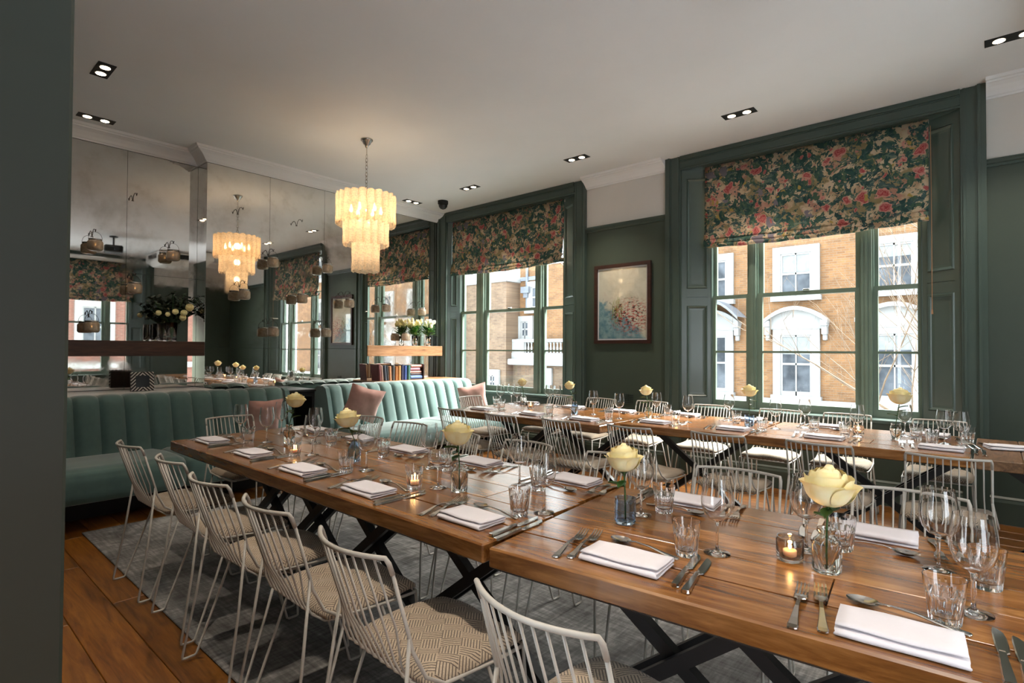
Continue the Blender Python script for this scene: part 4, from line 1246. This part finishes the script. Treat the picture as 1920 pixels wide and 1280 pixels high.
# candles
WAXM = MB().lathe([(0,0),(.019,0),(.019,.016),(.016,.017),(0,.0165)], 18).mesh('tealight', M['wax'], True)
HOLD = MB().lathe([(0,0),(.030,0),(.035,.004),(.0365,.012),(.0365,.058),(.034,.062),(.034,.068),(.0315,.068),(.0315,.06),(.0335,.055),(.0335,.014),(.03,.010),(0,.009)], 28).mesh('holder', M['smoke_glass'], True, 50)
def candle(x, y, label, me, zin, nm):
    r = empty('candle_holder', (x, y, ZT)); tag(r, label, 'candle', 'lit table candles')
    inst('holder', me, r); inst('tealight', WAXM, r, (0,0,zin)); inst('flame', flame_me, r, (0,0,zin+.018))
    l = bpy.data.lights.new('candle_light', 'POINT'); l.energy = .35; l.color = (1,.55,.2); l.shadow_soft_size = .006
    lo = bpy.data.objects.new('candle_light', l); COL.objects.link(lo); lo.parent = r; lo.location = (0,0,zin+.04)
candle(-2.966, 1.52, 'lit tealight in a tumbler by the second near napkin', TUMB, .017, 0)
candle(-1.89, 1.515, 'lit tealight in a tumbler behind the fourth near napkin', TUMB, .017, 0)
candle(-.442, 1.723, 'lit tealight in a smoky round holder nearest the camera', HOLD, .011, 1)
candle(-3.6, 4.40, 'lit tealight in a smoky holder on the table by the pale banquette', HOLD, .011, 1)
candle(-2.015, 4.40, 'lit tealight in a tumbler below the painting', TUMB, .017, 0)
candle(-.737, 4.68, 'lit tealight in a smoky holder before the wide window', HOLD, .011, 1)

# vases and roses
def ribm(n, amp, z0, z1): return lambda a, i, z: 1 + (amp*math.cos(a*n) if z0 < z < z1 else 0)
def closed(o, t=.0035, zb=.008): return o + [(max(.001, r-t), z) for r, z in o[::-1] if z > zb] + [(0, zb)]
V_BOTTLE = MB().lathe(closed([(0,0),(.033,0),(.036,.004),(.036,.072),(.033,.084),(.024,.092),(.0205,.098),(.0205,.108),(.024,.112),(.024,.116)]), 44, mod=ribm(16,.045,.008,.078)).mesh('vase_body', M['clear_tex'], True, 50)
V_BLUE = MB().lathe(closed([(0,0),(.030,0),(.033,.004),(.034,.05),(.031,.075),(.022,.09),(.018,.10),(.018,.112),(.022,.116)]), 44, mod=ribm(14,.04,.006,.085)).mesh('vase_body', M['blue_glass'], True, 50)
V_BEAD = MB().lathe(closed([(0,0),(.031,0),(.034,.004)] + [(.035+.0022*abs(math.sin(k*PI/2)), .006+k*.006) for k in range(13)] + [(.0375,.088)]), 48, mod=lambda a, i, z: 1+.03*abs(math.sin(a*9+i*PI/2)) if .005 < z < .08 else 1).mesh('vase_body', M['blue_glass'], True, 50)
V_CUP = MB().lathe(closed([(0,0),(.024,0),(.026,.004),(.034,.05),(.036,.075),(.03,.095),(.027,.1),(.03,.108)]), 40, mod=ribm(16,.03,.006,.085)).mesh('vase_body', M['clear_tex'], True, 50)
def petal_mesh(rho, wd, top, curl):
    """patch of a cupped shell: from under the bloom up to an opening angle, rim rolled outwards"""
    def fn(u, v):
        a = (u-.5)*2
        th = PI*.93 + (top-PI*.93)*v
        ph = a*wd*(.35+.65*math.sin(PI*min(1, v*.72+.10)))*(1-.16*max(0, v-.86)/.14*abs(a)**2)
        k = max(0, v-.72)/.28
        r = rho*(1 + curl*k*k + .05*math.sin(a*2.2)*(1 if v > .3 else 0))
        rim = -.10*rho*k*k*curl*3
        st = math.sin(th)*r
        return (math.sin(ph)*st, math.cos(ph)*st, rho*.95 + math.cos(th)*rho*1.0 + rim)
    return MB().grid(8, 8, fn).mesh('petal', M['rose'], True)
PET = [petal_mesh(.017,1.5,.30,.04), petal_mesh(.025,1.2,.50,.10), petal_mesh(.033,1.0,.72,.18), petal_mesh(.040,.95,.98,.22), petal_mesh(.046,.9,1.32,.24)]
CORE = MB().lathe([(0,.0),(.009,.004),(.013,.016),(.011,.028),(.006,.036),(.0045,.030),(.0,.030)], 12, mod=lambda a, i, z: 1+.12*math.sin(a*3+z*180)).mesh('bud', M['rose'], True)
LEAF = MB().grid(4, 6, lambda u, v: ((u-.5)*2*.014*math.sin(PI*min(1,v*.92+.06)), .055*v, -.010*v*v+.006*abs(u-.5)*2)).mesh('leaf', M['leaf'], True)
def rose(x, y, z, vh, top, lean, label, seed, s=1.0):
    rr = random.Random(seed)
    r = empty('rose', (x, y, z), 0); tag(r, label, 'rose', 'yellow roses in the table vases')
    lx, ly = lean
    MB().tube([(-lx*.15,-ly*.15,.012),(0,0,vh),(lx*.6,ly*.6,(vh+top)/2+.01),(lx,ly,top)], .0028, 6).build('stem', M['stem'], r, True)
    c = Vector((lx, ly, top)); tl = Vector((lx*3, ly*3, 1)).normalized().to_track_quat('Z','Y').to_euler()
    hm = Matrix.Translation(c) @ tl.to_matrix().to_4x4()
    def place(me, m, nm):
        o = inst(nm, me, r); o.matrix_local = hm @ m @ Matrix.Scale(s, 4)
    place(CORE, Matrix.Translation((0,0,.046*s)), 'bud')
    for k, (n, dz) in enumerate(((3,.044),(4,.030),(5,.017),(5,.006),(6,-.004))):
        off = rr.uniform(0, 6)
        for i in range(n):
            a = off + 2*PI*i/n + rr.uniform(-.12,.12)
            m = Matrix.Translation((0, 0, dz*s)) @ Matrix.Rotation(a, 4, 'Z') @ Matrix.Rotation(-rr.uniform(0,.14), 4, 'X')
            place(PET[k], m, 'petal')
    for i in range(3):
        a = rr.uniform(0, 6); t = (.35,.55,.75)[i]
        p = Vector((lx*t, ly*t, vh+(top-vh)*t))
        o = inst('leaf', LEAF, r, p, (rr.uniform(-.2,.5), 0, a), (1.1,1.1,1.1))
VS = [(-3.397,1.704,V_BOTTLE,.116,.235,(.03,0.02),'clear ribbed bottle vase nearest the banquette','yellow rose nearest the banquette on the front table',1.12),
      (-2.578,1.657,V_BLUE,.116,.19,(-.03,-.02),'slim ridged blue bottle vase on the front table','yellow rose leaning from the slim blue bottle',1.18),
      (-1.714,1.615,V_BOTTLE,.116,.20,(-.01,0.00),'clear ribbed bottle vase in the middle of the front table','yellow rose in the middle of the front table',1.21),
      (-.968,1.707,V_BEAD,.088,.185,(-.005,0),'beaded blue glass vase past the table join','yellow rose in the beaded blue vase',1.12),
      (-.345,1.708,V_BOTTLE,.116,.185,(.005,0.00),'clear herringbone bottle vase nearest the camera','large yellow rose nearest the camera',1.29),
      (-3.95,4.70,V_BOTTLE,.116,.21,(-.02,0),'clear vase by the pale banquette on the window tables','pale rose by the banquette on the window tables',1.01),
      (-2.999,4.33,V_BLUE,.116,.235,(-.05,-.01),'small blue bottle vase on the window tables','pale rose leaning from the small blue bottle',0.95),
      (-2.267,4.40,V_CUP,.108,.22,(-.02,0),'clear urn shaped vase below the painting','pale rose in the urn shaped vase below the painting',1.01),
      (-1.479,4.60,V_BEAD,.088,.245,(.0,0),'bright blue glass vase before the wide window','pale rose in the bright blue vase before the window',1.12),
      (-.505,4.62,V_CUP,.108,.25,(.02,0.01),'clear squat vase at the right of the window tables','wide open pale rose at the right of the window tables',1.34)]
for i, (x, y, me, vh, top, lean, l1, l2, s) in enumerate(VS):
    v = empty('bud_vase', (x, y, ZT), R.uniform(0,3)); tag(v, l1, 'vase', 'bud vases'); inst('body', me, v)
    rose(x, y, ZT, vh, top, lean, l2, 20+i, s)

# ---------------------------------------------------------------- outside the windows
def house_window(parent, x, z0, z1, y, wd, ped=False, blind=False):
    w2 = wd/2; s = .24
    f = MB().box(x-w2-s, x-w2, y-.10, y, z0-.1, z1+s).box(x+w2, x+w2+s, y-.10, y, z0-.1, z1+s).box(x-w2, x+w2, y-.10, y, z1, z1+s).box(x-w2-s-.05, x+w2+s+.05, y-.2, y, z0-.24, z0-.08)
    fo = f.build('window', M['stucco'], parent)
    zm = (z0+z1)/2
    b = MB()
    for a0, a1 in ((x-w2,x-w2+.06),(x+w2-.06,x+w2),(x-.02,x+.02)): b.box(a0,a1,y-.06,y-.01,z0-.08,z1)
    for c0, c1 in ((z0-.08,z0+.06),(z1-.06,z1),(zm-.035,zm+.035)): b.box(x-w2+.06,x+w2-.06,y-.06,y-.01,c0,c1)
    b.build('sash_bars', M['stucco'], fo)
    for a0, a1 in ((x-w2+.06,x-.02),(x+.02,x+w2-.06)):
        for c0, c1 in ((z0+.06,zm-.035),(zm+.035,z1-.06)): MB().box(a0,a1,y-.03,y-.015,c0,c1).build('pane', M['far_glass'], fo)
    if blind: MB().box(x-w2+.06,x+w2-.06,y-.035,y-.031,z1-.06-(z1-z0)*blind,z1-.06).build('window_blind', plain('grey_window_blind', (.17, .18, .18), .8), fo)
    if ped:
        hw = .98; zs = z1+.50; pr = MB(); n = 14
        up = [(x-hw+2*hw*i/n, zs+.45*(1-(2*i/n-1)**2)) for i in range(n+1)]
        vs = [(a, y-.38, c) for a, c in up] + [(a, y-.38, c-.13) for a, c in up] + [(a, y, c) for a, c in up] + [(a, y, c-.13) for a, c in up]; m = n+1
        fs = []
        for i in range(n):
            fs += [(i,i+1,2*m+i+1,2*m+i),(i+1,i,m+i,m+i+1),(m+i+1,m+i,3*m+i,3*m+i+1)]
        fs += [(0,m,3*m,2*m),(n,2*m+n,3*m+n,m+n)]
        pr.add(vs, fs).build('pediment', M['stucco'], fo)
        ty = MB(); up2 = [(a*.0+a, c-.12) for a, c in up]
        vs = [(a, y-.14, c) for a, c in up2] + [(x+hw, y-.14, z1+.24), (x-hw, y-.14, z1+.24)] ; q = len(vs)
        ty.add(vs, [tuple(range(q-1,-1,-1))]); ty.box(x-hw+.1, x+hw-.1, y-.125, y-.01, z1+.2, z1+.55); ty.build('tympanum', M['stucco'], fo)
        for sx in (-1, 1):
            cx = x+sx*.87
            MB().cbox(cx-.1,cx+.1,y-.34,y,zs-.22,zs,.02).cbox(cx-.08,cx+.08,y-.26,y,zs-.5,zs-.2,.02).cbox(cx-.06,cx+.06,y-.16,y,zs-.68,zs-.48,.02).build('bracket', M['stucco'], fo)
YF = 20.0
hs = empty('brick_house', (0, YF, 0)); tag(hs, 'yellow brick terrace house with white window surrounds across the street', 'house')
MB().box(-10.2, 26, 0, 6, -.25, 9).build('wall', M['brick'], hs)
MB().box(-10.3, 26.1, -.12, 6, -4.2, -.25).build('ground_floor', M['stucco'], hs)
MB().cbox(-10.4, 26.2, -.28, .1, -.42, -.22, .03).cbox(-10.4, 26.2, -.3, .1, 8.7, 9.1, .05).build('string_course', M['stucco'], hs)
for k, cx in enumerate((-7.67, -4.91, -2.20, .55, 3.3, 6.05, 8.8, 11.55, 14.3, 17.05, 19.8, 22.55)):
    house_window(hs, cx, 3.30, 4.66, 0, .95, False, (.0,.42,.25,0,.3)[k % 5])
    house_window(hs, cx, -.02, 1.92, 0, .95, True, (0,.3,.22,.3,0)[k % 5])
    house_window(hs, cx, 6.3, 7.6, 0, .95)
hood = MB()
n = 10
up = [(-8.35+1.85*i/n, 2.55+.62*math.sin(PI*i/n)) for i in range(n+1)]
vs = [(a, -1.0, c) for a, c in up]+[(a, 0, c) for a, c in up]+[(a, -1.0, c-.1) for a, c in up]; m = n+1
hood.add(vs, [(i,i+1,m+i+1,m+i) for i in range(n)]+[(i+1,i,2*m+i,2*m+i+1) for i in range(n)]).build('hood', M['slate'], hs)

YQ = 18.0
h2 = empty('corner_house', (0, YQ, 0)); tag(h2, 'brown brick corner house with white balustrade seen past the banquette', 'house')
MB().box(-22.5, -18.38, -1.2, 5, -4, 9).build('stucco_wing', M['stucco'], h2)
MB().box(-18.38, -15.66, -.55, 5, -.25, 4.32).build('brick_wing', M['brick_brown'], h2)
MB().cbox(-18.4, -15.6, -.65, 5, 4.32, 4.52, .03).build('coping', M['stucco'], h2)
MB().box(-15.66, -10.6, .35, 5, 1.2, 5.0).build('set_back_wall', M['brick'], h2)
MB().add([(-15.66,.3,4.55),(-14.4,.3,4.55),(-14.4,2.5,6.0),(-15.66,2.5,6.0),(-15.66,.3,4.4),(-14.4,.3,4.4)], [(0,1,2,3),(4,5,1,0)]).build('roof_slope', M['slate'], h2)
MB().add([(-13.9,.3,5.0),(-13.4,.3,5.0),(-12.3,.3,4.0),(-12.3,5,4.0),(-13.4,5,5.4),(-13.9,5,5.4)], [(0,1,4,5),(1,2,3,4)]).build('gable_slope', M['stucco'], h2)
MB().box(-15.66, -10.6, -.1, 5, -.25, .72).build('lower_wall', M['brick_brown'], h2)
MB().cbox(-16.0, -10.5, -.45, .4, .74, 1.0, .04).box(-15.7, -10.5, -.2, .35, 1.0, 1.26).build('cornice', M['stucco'], h2)
MB().box(-22.5, -10.5, -1.0, -.4, -4.0, -.2).build('ground_floor', M['stucco'], h2)
bal = MB().lathe([(.05,0),(.05,.04),(.03,.08),(.055,.18),(.03,.34),(.05,.40),(.05,.44)], 8).mesh('baluster', M['stucco'], True)
for i in range(28): inst('baluster', bal, h2, (-15.5+.17*i, -.05, 1.26))
MB().cbox(-15.75,-10.5,-.17,.07,1.70,1.84,.02).cbox(-15.72,-15.0,-.16,.06,1.26,1.72,.01).build('handrail', M['stucco'], h2)
house_window(h2, -15.31, 1.95, 2.62, .34, .42); house_window(h2, -14.7, 3.2, 4.1, .34, .5)
house_window(h2, -16.4, -.3, .28, -.56, .36); house_window(h2, -13.9, -.2, .4, -.11, .36)
MB().tube([(-15.2,.28,5.4),(-15.2,.28,3.05)], .06, 8).add(*(lambda m: (m.v, m.f))(MB().box(-15.42,-14.98,.1,.34,3.85,4.12).box(-15.32,-15.08,.16,.34,3.65,3.85))).build('downpipe', M['slate'], h2)
XQ = 15.0
h3 = empty('red_brick_house', (XQ, 3.4, 0)); h3.rotation_euler = (0,0,-PI/2)
tag(h3, 'red brick house outside the window reflected in the alcove mirror', 'house')
M['brick_red_x'] = brick_mat('red_brick_front', (.19,.07,.05), (.14,.055,.04), (.19,.135,.10), 'x')
MB().box(-9, 9, 0, 5, -4, 10).build('wall', M['brick_red_x'], h3)
for kx in range(-3, 4):
    for z0 in (-1.6, 1.4, 4.4): house_window(h3, kx*2.3, z0, z0+1.7, 0, .9)
MB().cbox(-9,9,-.2,0,.5,.75,.02).build('string_course', M['stucco'], h3)
st = MB().box(-40, 40, 6.3, 60, -4.3, -4.1).build('street', plain('pale_paving', (.42,.41,.40), .8)); struct(st, 'pale street paving outside the windows')

def tree(x, y, seed, label, lean, base=-4.1, h0=4.6):
    rr = random.Random(seed); mb = MB()
    r = empty('bare_tree', (x, y, 0)); tag(r, label, 'tree', 'bare street trees')
    tw = MB()
    def grow(p, d, L, rad, lev):
        pts = [p]; q = p.copy(); dd = d.copy(); n = 5
        for i in range(n):
            dd = (dd + Vector((rr.uniform(-.16,.16), rr.uniform(-.16,.16), rr.uniform(-.02,.16)))).normalized()
            q = q + dd*L/n; pts.append(q.copy())
        (mb if lev < 2 else tw).tube(pts, [rad*(1-.55*i/n) for i in range(n+1)], 7 if lev < 2 else 4)
        if lev >= 4: return
        k = (6, 6, 6, 4)[lev]
        for i in range(k):
            t = pts[rr.randint(2, n)]
            a = rr.uniform(0, 2*PI)
            nd = (dd*.75 + Vector((math.cos(a), math.sin(a), rr.uniform(.1,.75)))*.72).normalized()
            grow(t, nd, L*rr.uniform(.5,.75), rad*.42, lev+1)
    grow(Vector((0,0,base)), Vector((lean[0],lean[1],1)).normalized(), h0, .085, 0)
    mb.build('trunk', M['bark'], r, True); tw.build('twigs', M['bark'], r, True)
tree(.70, 12.0, 4, 'bare tree outside the wide window', (-.16, 0))
tree(8.6, 3.0, 9, 'bare tree outside the reflected window', (0, .05), h0=3.2)
